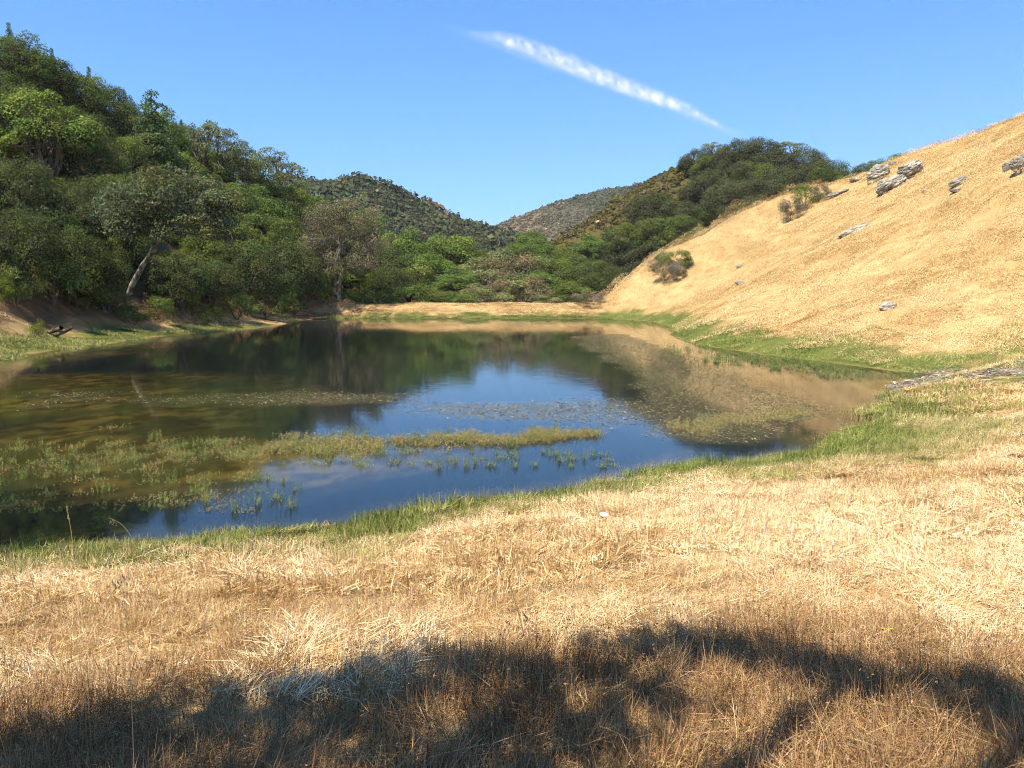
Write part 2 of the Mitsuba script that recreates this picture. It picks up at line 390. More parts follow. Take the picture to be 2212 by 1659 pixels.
# ------------------------------------------------------------------ mesh helpers
def ribbons(root, direc, length, width, bend, rng, seg=3, side=None):
    """Blades: roots (n,3), unit directions (n,3), lengths, widths; bent by gravity. Returns (v, f) with seg*2+1 vertices each."""
    n = len(root)
    if side is None:
        a = rng.uniform(0, 2 * np.pi, n)
        side = np.stack([np.cos(a), np.sin(a), 0 * a], 1)
    side = side - direc * (side * direc).sum(1, keepdims=True)
    side /= np.linalg.norm(side, axis=1, keepdims=True) + 1e-9
    vs, p, d = [], root.copy(), direc.copy()
    for k in range(seg):
        w = (width * (1 - (k / seg) ** 1.6))[:, None] * .5
        vs += [p - side * w, p + side * w]
        p = p + d * (length / seg)[:, None]
        d = d - np.array([0, 0, 1.0]) * (bend / seg)[:, None]
        d /= np.linalg.norm(d, axis=1, keepdims=True)
    vs.append(p)
    m = 2 * seg + 1
    v = np.stack(vs, 1).reshape(-1, 3)
    tri = []
    for k in range(seg - 1):
        a = 2 * k
        tri += [(a, a + 1, a + 3), (a, a + 3, a + 2)]
    tri.append((2 * seg - 2, 2 * seg - 1, 2 * seg))
    f = (np.arange(n) * m)[:, None, None] + np.array(tri)[None]
    return v, f.reshape(-1, 3), m


def leaves(c, nrm, size, rng, aspect=.6):
    """Rhombic leaves at c facing nrm."""
    n = len(c)
    r = rng.normal(size=(n, 3))
    a = np.cross(nrm, r); a /= np.linalg.norm(a, axis=1, keepdims=True) + 1e-9
    b = np.cross(nrm, a)
    s = size[:, None] * .5
    v = np.stack([c - a * s, c - b * s * aspect + nrm * s * .15, c + a * s, c + b * s * aspect + nrm * s * .15], 1).reshape(-1, 3)
    k = (np.arange(n) * 4)[:, None, None]
    return v, (k + np.array([[0, 1, 2], [0, 2, 3]])[None]).reshape(-1, 3)


def tube(points, radii, sides=6):
    p = np.asarray(points, float)
    t = np.gradient(p, axis=0); t /= np.linalg.norm(t, axis=1, keepdims=True) + 1e-12
    ref = np.array([.3, .2, 1.0]) if abs(t[0, 2]) < .8 else np.array([1.0, .2, .1])
    a = np.cross(t, ref); a /= np.linalg.norm(a, axis=1, keepdims=True) + 1e-12
    b = np.cross(t, a)
    ang = np.arange(sides) * 2 * np.pi / sides
    v = p[:, None] + np.broadcast_to(radii, (len(p),))[:, None, None] * (np.cos(ang)[None, :, None] * a[:, None] + np.sin(ang)[None, :, None] * b[:, None])
    i, j = np.meshgrid(np.arange(len(p) - 1), np.arange(sides), indexing='ij')
    q = np.stack([i * sides + j, i * sides + (j + 1) % sides, (i + 1) * sides + (j + 1) % sides, (i + 1) * sides + j], -1).reshape(-1, 4)
    return v.reshape(-1, 3), np.vstack([q[:, [0, 1, 2]], q[:, [0, 2, 3]]])


def join(parts):
    vs, fs, k = [], [], 0
    for v, f in parts:
        vs.append(v); fs.append(f + k); k += len(v)
    return np.vstack(vs), np.vstack(fs)


def unit(v):
    return v / (np.linalg.norm(v, axis=-1, keepdims=True) + 1e-12)


def crooked(a, b, rng, n=7, kink=.12, sag=0.0):
    t = np.linspace(0, 1, n)[:, None]
    L = np.linalg.norm(b - a)
    off = np.cumsum(rng.normal(size=(n, 3)) * kink * L / n ** .5, 0)
    off -= t * off[-1]
    off *= np.sin(np.pi * t) ** .5
    return a + (b - a) * t + off * .6 + np.array([0, 0, sag * L]) * np.sin(np.pi * t)


# ------------------------------------------------------------------ kinds of trees: a trunk with limbs, and a crown of small leaves in lobes
def tint(base, n, rng, spread=.25, hue=.10):
    k = np.exp(rng.normal(0, spread, (n, 1)))
    return np.clip(np.asarray(base) * k * np.exp(rng.normal(0, hue, (n, 3))), .004, .9)


def make_tree(seed, H=8.0, R=4.0, fork=.28, top=1.0, flat=.62, lobes=46, lobe_r=1.25, per=420, leaf=.2, colour=(.05, .075, .025), twig=(.1, .08, .05), lean=(0, 0), shape='round', open_=0.0, limb_r=.34, skirt=.25, mix_=None):
    rng = np.random.default_rng(seed)
    zc = H * (fork + (1 - fork) * .45)
    rz = H * top - zc
    cs, rs = [], []
    for k in range(lobes):
        for _ in range(30):
            if shape == 'cone':
                h = rng.uniform(0, 1) ** 1.25
                rad = R * (1 - h) ** .75 * rng.uniform(.35, .95)
                a = rng.uniform(0, 2 * np.pi)
                c = np.array([rad * np.cos(a), rad * np.sin(a), H * (.10 + .86 * h)])
                r = lobe_r * (1.1 - .5 * h)
            else:
                u = unit(rng.normal(size=3))
                if u[2] < -skirt - .15:
                    continue
                rr = rng.uniform(.5, 1.0) ** .6
                c = np.array([u[0] * R * rr, u[1] * R * rr, zc + u[2] * (rz if u[2] > 0 else (zc - H * fork * .55)) * rr * (.92)])
                r = lobe_r * rng.uniform(.65, 1.2)
            if all(np.linalg.norm((c - o) / [1, 1, flat]) > .62 * (r + q) * .8 for o, q in zip(cs, rs)):
                break
        cs.append(c); rs.append(r)
    cs, rs = np.array(cs), np.array(rs)
    shift = lambda z: np.stack([lean[0] * (z / H) ** 1.3, lean[1] * (z / H) ** 1.3, 0 * z], -1)
    cs = cs + shift(cs[:, 2])
    V, N, S, C = [], [], [], []
    mean = cs.mean(0)
    for c, r in zip(cs, rs):
        n = int(per * (r / lobe_r) ** 2 * (1 - open_ * .5))
        d = unit(rng.normal(size=(n, 3)))
        d[:, 2] = np.where(d[:, 2] < -.35, -d[:, 2], d[:, 2])
        rad = r * np.where(rng.random(n) < .75, rng.uniform(.72, 1.08, n), rng.uniform(.2, .9, n))
        q = d * rad[:, None]
        lump = meshkit.noise((q + c) * 1.9 + seed, 2)
        q *= (.72 + .56 * lump)[:, None]
        q[:, 2] *= flat
        p = c + q
        ok = lump > open_ * .75
        p, d = p[ok], d[ok]
        nn = unit(d + .35 * unit(c - mean + 1e-6) + .7 * rng.normal(size=d.shape) + [0, 0, .6])
        V.append(p); N.append(nn); S.append(leaf * rng.uniform(.55, 1.35, len(p)))
        base = np.array(colour) * np.exp(rng.normal(0, .14)) * np.exp(rng.normal(0, .05, 3))
        if mix_ is not None and rng.random() < .35:
            base = np.array(mix_) * np.exp(rng.normal(0, .12))
        C.append(tint(base, len(p), rng))
    V, N, S, C = np.vstack(V), np.vstack(N), np.concatenate(S), np.vstack(C)
    lv, lf = leaves(V, N, S, rng)
    crown = (lv, lf, np.repeat(C, 4, 0))
    # wood
    parts = []
    base_r = limb_r * 1.25
    fz = H * fork
    f0 = np.array([0, 0, fz]) + shift(np.array([fz]))[0]
    if shape == 'cone':
        parts.append(tube(crooked(np.array([0, 0, -.6]), np.array([lean[0], lean[1], H * .95]), rng, 8, .02), np.linspace(base_r, .03, 8)))
        for c in cs[::2]:
            parts.append(tube(crooked(np.array([0, 0, c[2] * .95]), c, rng, 4, .05), np.linspace(.06, .02, 4), 4))
    else:
        parts.append(tube(crooked(np.array([0, 0, -.6]), f0, rng, 6, .07), np.array([1.35, 1.12, 1, .95, .9, .88]) * base_r, 9))
        nf = 4 if lobes > 20 else 3
        fa = np.arange(nf) * 2 * np.pi / nf + rng.uniform(0, 2)
        nodes = []
        for a in fa:
            q = f0 + np.array([np.cos(a) * R * .38, np.sin(a) * R * .38, (zc - fz) * rng.uniform(.7, 1.25)])
            q += shift(np.array([q[2]]))[0] - shift(np.array([fz]))[0]
            pts = crooked(f0, q, rng, 6, .16)
            parts.append(tube(pts, np.linspace(limb_r, limb_r * .55, 6), 7))
            nodes += [pts[3], pts[5]]
        nodes = np.array(nodes)
        for c, r in zip(cs, rs):
            k = np.argmin(np.linalg.norm(nodes - c, axis=1))
            pts = crooked(nodes[k], c + [0, 0, -.2 * r], rng, 6, .16)
            parts.append(tube(pts, np.linspace(limb_r * .48, limb_r * .10, 6), 5))
            for _ in range(3):
                e = c + unit(rng.normal(size=3)) * r * [1, 1, flat]
                parts.append(tube(crooked(pts[4], e, rng, 4, .12), np.linspace(limb_r * .16, limb_r * .05, 4), 3))
    return join(parts), crown


KINDS = {}


def kind(name, variants, wood='bark_look', **kw):
    groups = []
    for i in range(variants):
        trunk, (v, f, c) = make_tree(1000 + 37 * len(KINDS) + i, **kw)
        a, b = f'{name}_wood_{i}', f'{name}_leaf_{i}'
        scene[a] = {'type': 'shapegroup', 'piece': mikit.ply(trunk, wood, smooth=True)}
        scene[b] = {'type': 'shapegroup', 'piece': mikit.ply((v, f), 'leaf_look', color=c)}
        groups.append((a, b))
    KINDS[name] = (groups, kw.get('H', 8.0), kw.get('R', 4.0))


kind('live_oak', 3, colour=(.092, .126, .044), H=8, R=4.4, fork=.18, skirt=.5, flat=.92, lobes=52, lobe_r=1.3, per=430)
kind('hill_oak', 2, colour=(.082, .103, .050), mix_=(.10, .118, .05), H=8, R=4.2, fork=.16, skirt=.55, flat=.95, lobes=46, lobe_r=1.3, per=400)
kind('green_oak', 3, colour=(.140, .190, .046), mix_=(.098, .138, .044), H=8, R=4.2, fork=.18, skirt=.5, flat=.9, lobes=54, lobe_r=1.2, per=430)
kind('bright_tree', 3, colour=(.165, .235, .055), mix_=(.125, .195, .052), H=8, R=3.3, flat=.85, lobes=46, lobe_r=1.1, per=430, fork=.18)
kind('grey_oak', 2, 'pale_bark_look', colour=(.13, .15, .09), mix_=(.15, .15, .08), H=8, R=4.8, flat=.5, lobes=42, lobe_r=1.25, per=300, open_=.35, limb_r=.3)
kind('open_oak', 2, colour=(.17, .205, .085), H=8, R=4.4, flat=.5, lobes=44, lobe_r=.95, per=300, open_=.5, limb_r=.28)
kind('sycamore', 2, 'pale_bark_look', colour=(.21, .23, .10), mix_=(.23, .19, .11), H=8, R=4.6, flat=.75, lobes=50, lobe_r=1.2, per=360, open_=.3, limb_r=.24, leaf=.26, skirt=.6)
kind('pointed_tree', 2, colour=(.11, .165, .06), H=9, R=2.9, shape='cone', lobes=80, lobe_r=.95, per=330, limb_r=.18)
kind('bush', 3, colour=(.13, .18, .045), H=3, R=2.0, fork=.05, flat=.85, lobes=16, lobe_r=.75, per=340, leaf=.13, limb_r=.06, skirt=.6)
kind('lime_bush', 2, colour=(.13, .18, .03), H=3, R=1.8, fork=.05, flat=.9, lobes=15, lobe_r=.7, per=300, leaf=.13, limb_r=.05, skirt=.6, open_=.2)
kind('grey_bush', 2, colour=(.21, .18, .14), mix_=(.15, .17, .08), H=3, R=2.1, fork=.05, flat=.85, lobes=18, lobe_r=.75, per=340, leaf=.14, limb_r=.05, skirt=.6, open_=.2)

_counts = {}


def numbered(name):
    k = _counts.get(name, 0)
    _counts[name] = k + 1
    return name if k == 0 else f'{name}_{k:03d}'


def thing(name, label, cat, group=None):
    key = numbered(name)
    labels[key] = {'label': label, 'category': cat}
    if group:
        labels[key]['group'] = group
    return key


TRNG = random.Random(5)
REPORT = []


def put_tree(name, knd, label, cat, px, py, wpx, Y, group=None, zf=terrain, rot=None, var=None, sink=.15):
    """A tree whose top shows at px, py and whose crown is wpx wide, standing Y metres off."""
    top = at(px, py, Y)
    x, y = top[0], top[1]
    zb = float(zf(np.array([x]), np.array([y]))[0])
    h = top[2] - zb
    groups, H, R = KINDS[knd]
    w = wpx / FP * Y / (2 * R * 1.08)
    REPORT.append((name, px, py, round(h, 1), round(w * 2 * R, 1)))
    w = max(w, h / H / (1.35 if 'bush' in name else 2.6))
    h = max(h, .86 * w * H)
    zb = top[2] - h
    a = rot if rot is not None else TRNG.uniform(0, 360)
    i = var if var is not None else TRNG.randrange(len(groups))
    wood, leaf = groups[i]
    m = T().translate([x, y, zb - sink]).scale([w, w, (h + sink) / H / 1.03]).rotate([0, 0, 1], a)
    key = thing(name, label, cat, group)
    parts = ('stem', 'foliage') if 'bush' in knd or 'shrub' in name else ('trunk', 'crown')
    scene[f'{key}__{parts[0]}'] = {'type': 'instance', 'to_world': m, 'of': {'type': 'ref', 'id': wood}}
    scene[f'{key}__{parts[1]}'] = {'type': 'instance', 'to_world': m, 'of': {'type': 'ref', 'id': leaf}}
    return key

# ------------------------------------------------------------------ the wooded slope left of the pond
LEFT = [  # kind, px, py of the top, width, distance, label
    ('pointed_tree', 18, 42, 46, 82, 'small pointed tree sticking up from the skyline at the left edge of the photo'),
    ('pointed_tree', 110, 98, 40, 84, 'thin pointed tree on the left skyline, second from the left edge'),
    ('pointed_tree', 190, 138, 44, 84, 'thin pointed tree on the left skyline, third from the left edge'),
    ('green_oak', 28, 72, 150, 80, 'bushy olive green tree filling the top left corner of the slope'),
    ('live_oak', 95, 112, 140, 80, 'dull green tree on the steep skyline between the two leftmost pointed trees'),
    ('green_oak', 165, 152, 130, 80, 'olive tree on the skyline below the third pointed tree'),
    ('live_oak', 228, 185, 120, 82, 'dark rounded tree on the skyline left of the tall pointed tree'),
    ('live_oak', 272, 226, 110, 82, 'dark tree in the skyline notch just left of the tall pointed tree'),
    ('pointed_tree', 325, 183, 150, 86, 'tall broad pointed green tree standing above the left skyline'),
    ('bright_tree', 352, 232, 100, 82, 'bright green tree leaning against the right side of the tall pointed tree'),
    ('live_oak', 150, 225, 150, 74, 'dark tree high on the left slope above the large bright leafy tree'),
    ('live_oak', 20, 165, 150, 74, 'dark tree at the left edge above the large bright leafy tree'),
    ('bright_tree', 88, 192, 210, 56, 'large bright leafy tree high at the left edge with sunlit boughs'),
    ('live_oak', 195, 290, 150, 68, 'dark tree right of the large bright leafy tree'),
    ('green_oak', 262, 290, 150, 72, 'olive tree below the skyline notch on the left slope'),
    ('green_oak', 400, 268, 120, 84, 'green tree on the skyline between the tall pointed tree and the open crowned tree'),
    ('open_oak', 452, 243, 140, 86, 'open crowned tree with clear branch tips against the sky'),
    ('pointed_tree', 391, 252, 40, 88, 'small dark pointed tree just left of the open crowned tree'),
    ('open_oak', 520, 296, 90, 90, 'small thin tree on the skyline right of the open crowned tree'),
    ('open_oak', 578, 315, 165, 84, 'spreading tree with dark bare limbs at the right end of the upper skyline'),
    ('green_oak', 505, 325, 150, 82, 'green tree left of the spreading tree with dark bare limbs'),
    ('green_oak', 440, 318, 140, 78, 'green tree below the open crowned tree'),
    ('bright_tree', 330, 290, 150, 72, 'yellow green tree below the tall pointed tree'),
    ('green_oak', 395, 345, 150, 68, 'broad green tree in the middle of the left slope'),
    ('live_oak', 185, 385, 160, 57, 'brownish dark tree in the middle of the left slope'),
    ('green_oak', 275, 372, 170, 60, 'olive tree above and left of the grey leaning oak'),
    ('green_oak', 485, 385, 150, 72, 'green tree above and right of the grey leaning oak'),
    ('bright_tree', 545, 400, 150, 78, 'light green tree below the spreading tree with dark bare limbs'),
    ('green_oak', 615, 395, 130, 88, 'green tree below the right end of the upper skyline'),
    ('open_oak', 640, 372, 62, 108, 'small flat topped tree alone on the skyline left of the scrub hill'),
    ('bright_tree', 668, 418, 120, 96, 'light green tree where the left slope meets the scrub hill'),
    ('bright_tree', 726, 440, 110, 100, 'light green tree behind the bare limbed oak on the dam'),
    ('green_oak', 480, 455, 150, 64, 'green tree right of the grey leaning oak'),
    ('green_oak', 560, 455, 140, 72, 'olive tree between the left slope and the bare limbed oak'),
    ('green_oak', 630, 470, 130, 80, 'mid green tree left of the bare limbed oak on the dam'),
    ('live_oak', 530, 520, 150, 60, 'dark tree low on the left slope behind the bright sapling'),
    ('live_oak', 600, 520, 160, 66, 'dark tree over the left corner of the dam'),
    ('live_oak', 655, 560, 100, 71, 'dark low tree overhanging the left end of the dam'),
    ('live_oak', 36, 335, 170, 48, 'shaded dark tree at the left edge below the large bright leafy tree'),
    ('live_oak', 125, 405, 150, 48, 'shaded dark tree left of the brownish dark tree'),
    ('live_oak', 30, 440, 180, 43, 'shaded dark tree at the left edge, half way down to the bank'),
    ('green_oak', 245, 455, 140, 50, 'olive tree just left of the grey leaning oak'),
    ('live_oak', 150, 485, 160, 44, 'dark tree above the grey green bushes of the left bank'),
    ('live_oak', 215, 530, 130, 47, 'dark tree left of the leaning trunk'),
    ('live_oak', 385, 545, 150, 56, 'dark tree in the shade right of the leaning trunk'),
    ('live_oak', 455, 560, 120, 60, 'dark tree in the shade behind the bright sapling'),
]
for k, px, py, w, Y, lab in LEFT:
    foot = py + w * {'pointed_tree': 1.9, 'open_oak': 1.15}.get(k, 1.05)
    P_ = hit(px, min(foot, 668), land, 30, 150)
    Y = P_[1] if P_[1] < 140 else Y
    put_tree({'pointed_tree': 'pointed_tree', 'bright_tree': 'leafy_tree', 'open_oak': 'oak_tree', 'live_oak': 'oak_tree', 'green_oak': 'oak_tree'}[k], k, lab, 'tree', px, py, w, Y, 'trees on the left slope', land)

for k, px, py, pb, w, lab in [
    ('bush', 105, 522, 655, 165, 'large grey green bush above the brown bank near the left edge'),
    ('bush', 30, 560, 655, 110, 'grey green bush at the left edge above the brown bank'),
    ('lime_bush', 6, 590, 655, 60, 'bright green bush at the very left edge above the bank'),
    ('bush', 180, 600, 668, 90, 'dark bush at the foot of the left slope, right of the large grey green bush'),
    ('bush', 232, 600, 672, 80, 'dark bush left of the foot of the leaning trunk'),
    ('lime_bush', 447, 582, 652, 66, 'bright green sapling on the left bank right of the leaning trunk'),
    ('lime_bush', 415, 636, 682, 52, 'yellow green bush at the bottom of the bare soil patch'),
    ('lime_bush', 457, 655, 702, 64, 'yellow green bush nearest the water on the left bank'),
    ('bush', 345, 640, 692, 70, 'dark green bush below the bare soil patch'),
    ('bush', 285, 655, 700, 80, 'low dark green bush on the left bank between the log and the soil patch'),
    ('lime_bush', 82, 692, 724, 40, 'small bright green bush on the brown left bank'),
    ('bush', 510, 632, 692, 96, 'dark bush on the left bank near the corner of the dam'),
    ('bush', 572, 628, 690, 90, 'dark bush in the shade at the left corner of the dam'),
    ('bush', 632, 615, 684, 70, 'green bush at the left end of the dam'),
    ('bush', 395, 590, 645, 60, 'dark bush in the shade above the bare soil patch'),
]:
    put_tree('bush', k, lab, 'bush', px, py, w, hit(px, pb, land, 28, 90)[1], 'bushes on the left bank', land)

# low growth under the trees of the left slope
UR = np.random.default_rng(31)
ux, uy = UR.uniform(-52, -18, 1500), UR.uniform(30, 100, 1500)
ud, _ = shore(ux, uy)
uz = land(ux, uy)
bare = np.hypot((ux + 23.5) / 3.2, (uy - 47) / 3.4) < 1
ok = (ud > 5.2) & (ux > -.72 * uy - 2) & ~bare & ~((ud < 8.5) & (uy < 44) & (UR.random(1500) < .6))
for i, (X, Y, Z) in enumerate(list(zip(ux[ok], uy[ok], uz[ok]))[:230]):
    s_ = UR.uniform(.45, .95)
    knd = ['bush', 'bush', 'bush', 'lime_bush'][UR.integers(4)]
    scene[f'undergrowth__{i + 1:04d}'] = {'type': 'instance', 'to_world': T().translate([X, Y, Z - .3]).rotate([0, 0, 1], UR.uniform(0, 360)).scale([s_, s_, s_ * UR.uniform(.7, 1.1)]), 'of': {'type': 'ref', 'id': f'{knd}_leaf_{UR.integers(2)}'}}
labels['undergrowth'] = {'kind': 'stuff', 'category': 'undergrowth', 'label': 'low bushy undergrowth beneath the trees of the left slope'}

# ------------------------------------------------------------------ the trees behind the dam
for k, px, py, w, Y, lab in [
    ('bright_tree', 786, 470, 120, 102, 'bright green tree just right of the bare limbed oak'),
    ('live_oak', 838, 538, 120, 94, 'dark oak behind the dam between two bright green trees'),
    ('bright_tree', 879, 508, 135, 100, 'tall bright green tree behind the dam, left of the middle'),
    ('live_oak', 850, 580, 120, 88, 'dark grey green oak low behind the dam'),
    ('bright_tree', 920, 560, 125, 94, 'bright green tree behind the dam with a yellowish crown'),
    ('bright_tree', 978, 520, 160, 100, 'broad bright green tree behind the middle of the dam'),
    ('bright_tree', 990, 590, 120, 91, 'yellow green tree in front of the broad bright green tree'),
    ('pointed_tree', 1022, 533, 70, 106, 'dark pointed tree behind the dam right of the broad bright tree'),
    ('sycamore', 1098, 543, 190, 100, 'tall pale leaved sycamore behind the dam'),
    ('sycamore', 1042, 565, 140, 95, 'pale leaved sycamore left of the tall one'),
    ('sycamore', 1118, 598, 150, 88, 'rounded pale sycamore in front of the tall one'),
    ('sycamore', 1050, 618, 130, 87, 'low spreading sycamore right at the dam'),
    ('green_oak', 1156, 553, 110, 106, 'green tree right of the tall sycamore'),
    ('green_oak', 1192, 556, 120, 104, 'green tree behind the dam below the foot of the brown hill'),
    ('bright_tree', 1163, 600, 95, 90, 'fresh green tree right of the rounded sycamore'),
    ('green_oak', 1205, 592, 130, 92, 'green tree behind the right part of the dam'),
    ('live_oak', 1255, 580, 110, 92, 'dark tree behind the right end of the dam'),
    ('sycamore', 1177, 638, 75, 85, 'small pale tree peeping over the dam'),
    ('green_oak', 1235, 612, 90, 87, 'low green tree left of the grey twiggy bush'),
    ('live_oak', 1290, 566, 120, 96, 'dark tree behind the lower edge of the golden slope'),
    ('bright_tree', 750, 560, 110, 92, 'green tree behind the trunk of the bare limbed oak'),
    ('green_oak', 700, 560, 100, 86, 'green tree left of the trunk of the bare limbed oak'),
]:
    put_tree({'live_oak': 'oak_tree', 'green_oak': 'oak_tree', 'bright_tree': 'leafy_tree', 'sycamore': 'sycamore_tree', 'pointed_tree': 'pointed_tree'}[k], k, lab, 'tree', px, py - {'bright_tree': 16, 'sycamore': 8}.get(k, 6), w, Y, 'trees behind the dam', land)
for k, px, py, w, Y, lab in [
    ('bush', 900, 612, 120, 85, 'dark green bush behind the dam below the tall bright tree'),
    ('lime_bush', 808, 598, 80, 86, 'light green bush behind the left part of the dam'),
    ('bush', 822, 628, 130, 84, 'low willowy bush right behind the dam'),
    ('lime_bush', 760, 630, 80, 84, 'light green bush right of the trunk of the bare limbed oak'),
    ('bush', 950, 625, 90, 84.5, 'green bush behind the dam right of the dark green one'),
    ('bush', 1000, 630, 80, 84, 'green bush under the low spreading sycamore'),
    ('bush', 690, 620, 60, 82, 'green bush left of the bare limbed oak'),
]:
    put_tree('bush', k, lab, 'bush', px, py, w, Y, 'bushes behind the dam', land)

# ------------------------------------------------------------------ oaks on the brown hill
BZ = HILLS['brown'][0]
for k, px, py, w, lab in [
    ('live_oak', 1480, 343, 34, 'small dark tree at the lower left end of the hilltop oaks'),
    ('live_oak', 1504, 322, 72, 'rounded oak on the left shoulder of the hilltop'),
    ('open_oak', 1543, 304, 66, 'thin crowned oak on the hilltop skyline, left of the highest'),
    ('live_oak', 1594, 301, 92, 'oak on the hilltop skyline right of the thin crowned one'),
    ('live_oak', 1640, 297, 92, 'highest oak on the hilltop skyline'),
    ('open_oak', 1703, 301, 96, 'open crowned oak on the right of the hilltop skyline'),
    ('live_oak', 1740, 322, 84, 'oak right of the open crowned hilltop oak'),
    ('live_oak', 1764, 342, 70, 'oak low on the right end of the hilltop row'),
    ('green_oak', 1528, 336, 72, 'olive oak at the upper edge of the brown scrub'),
    ('live_oak', 1566, 318, 88, 'dark oak below the hilltop skyline, left'),
    ('live_oak', 1614, 324, 100, 'dark oak below the highest hilltop oak'),
    ('live_oak', 1680, 322, 100, 'dark oak below the open crowned hilltop oak'),
    ('live_oak', 1582, 350, 104, 'dark oak in the middle of the hilltop grove'),
    ('green_oak', 1636, 350, 110, 'green oak in the middle of the hilltop grove'),
    ('live_oak', 1690, 358, 110, 'dark oak on the right of the hilltop grove'),
    ('live_oak', 1530, 372, 100, 'near black oak at the left edge of the hilltop grove'),
    ('live_oak', 1592, 386, 145, 'broad oak at the lower middle of the hilltop grove'),
    ('live_oak', 1646, 378, 130, 'broad dark oak above the golden gully'),
    ('live_oak', 1676, 402, 80, 'oak at the edge of the golden gully'),
    ('live_oak', 1606, 424, 110, 'oak below the broad oak of the hilltop grove'),
    ('live_oak', 1562, 424, 74, 'small oak below the near black oak'),
    ('live_oak', 1650, 424, 84, 'lowest oak at the edge of the golden gully'),
    ('bright_tree', 1582, 442, 60, 'bright green small tree under the hilltop grove'),
    ('bright_tree', 1606, 450, 56, 'bright green small tree above the golden crest'),
    ('live_oak', 1412, 412, 112, 'dark oak alone on the brown slope'),
    ('live_oak', 1386, 424, 80, 'dark oak left of the one alone on the brown slope'),
    ('live_oak', 1468, 434, 96, 'grey green oak in the middle of the brown slope'),
    ('live_oak', 1490, 402, 50, 'small tree above the grey green oak of the brown slope'),
    ('bright_tree', 1508, 450, 62, 'bright green tree on the brown slope'),
    ('green_oak', 1472, 462, 100, 'green oak on the lower brown slope'),
    ('green_oak', 1420, 468, 120, 'broad green oak on the lower brown slope'),
    ('green_oak', 1352, 482, 110, 'green oak at the left foot of the brown slope'),
    ('live_oak', 1398, 514, 130, 'dark oak just above the golden slope'),
    ('live_oak', 1340, 520, 130, 'dark oak at the foot of the brown hill'),
    ('live_oak', 1290, 512, 120, 'dark oak at the left foot of the brown hill'),
    ('green_oak', 1236, 530, 110, 'green oak at the tip of the brown hill spur'),
    ('grey_oak', 1448, 512, 110, 'grey green willowy tree above the golden slope'),
    ('green_oak', 1502, 490, 90, 'green tree right of the grey green willowy tree'),
    ('live_oak', 1345, 560, 110, 'dark tree behind the lower golden crest'),
]:
    Yb = hit(px, min(py + .8 * w, 560), BZ, 60, 240)[1]
    put_tree('leafy_tree' if k == 'bright_tree' else 'oak_tree', 'hill_oak' if k == 'live_oak' else k, lab, 'tree', px, py, w, Yb, 'trees on the brown hill', terrain)
for k, px, py, w, Y, lab in [
    ('live_oak', 1792, 340, 92, 104, 'rounded oak standing on the golden saddle'),
    ('live_oak', 1822, 372, 40, 100, 'small oak right of the one on the golden saddle'),
    ('live_oak', 1870, 352, 60, 98, 'oak behind the left boulder on the skyline'),
]:
    put_tree('oak_tree', k, lab, 'tree', px, py, w, Y, 'oaks on the golden skyline', land)
for k, px, py, w, Y, lab in [
    ('bush', 1898, 345, 54, 84, 'green bush on the skyline right of the left boulder'),
    ('bush', 1940, 332, 54, 84, 'green bush on the skyline above the largest rock'),
    ('bush', 1970, 334, 18, 80, 'tiny bush on the skyline right of the largest rock'),
    ('bush', 1826, 378, 44, 88, 'round bush on the golden saddle'),
    ('bush', 1742, 396, 62, 86, 'green bush at the top of the golden gully'),
    ('grey_bush', 1710, 424, 60, 82, 'dry bush trailing down the golden gully'),
    ('grey_bush', 1775, 398, 40, 86, 'pale dry bush right of the one at the top of the golden gully'),
    ('grey_bush', 1440, 548, 70, 70, 'dry grey bush in the clump on the golden slope'),
    ('bush', 1468, 538, 56, 71, 'green bush in the clump on the golden slope'),
    ('bush', 1432, 540, 36, 72, 'dark green bush at the left of the clump on the golden slope'),
    ('bush', 1487, 556, 26, 70, 'small dark bush at the right of the clump on the golden slope'),
    ('grey_bush', 1462, 566, 46, 69, 'pale dry bush at the bottom of the clump on the golden slope'),
    ('grey_bush', 1274, 625, 70, 83, 'grey twiggy bush at the foot of the golden slope'),
]:
    if 'clump' in lab or 'gully' in lab or 'twiggy' in lab:
        Y = hit(px, 657 if 'twiggy' in lab else py + .85 * w, land, 20, 140)[1]
    put_tree('bush', k, lab, 'bush', px, py, w, Y, 'bushes on the golden slope', land)

# ------------------------------------------------------------------ the far-off growth that covers the hills
def tuft(name, seed, colour, n, leaf):
    r = np.random.default_rng(seed)
    d = unit(r.normal(size=(n, 3))); d[:, 2] = np.abs(d[:, 2])
    q = d * r.uniform(.7, 1.05, n)[:, None]
    q *= (.6 + .8 * meshkit.noise(q * 2.2 + seed, seed))[:, None]
    v, f = leaves(q * [1, 1, .95], unit(d + .5 * r.normal(size=d.shape)), leaf * r.uniform(.6, 1.3, n), r, .8)
    scene[name] = {'type': 'shapegroup', 'piece': mikit.ply((v, f), 'leaf_look', color=np.repeat(tint(colour, n, r), 4, 0))}


SCRUB = [(.088, .108, .058), (.108, .124, .060), (.074, .094, .056), (.15, .125, .08), (.22, .175, .12), (.16, .21, .055), (.165, .15, .058), (.135, .122, .048)]
for i, c in enumerate(SCRUB):
    tuft(f'scrub_{i}', 700 + i, c, 260, .34)
    tuft(f'brush_{i}', 720 + i, c, 85, .55)
HR = np.random.default_rng(12)


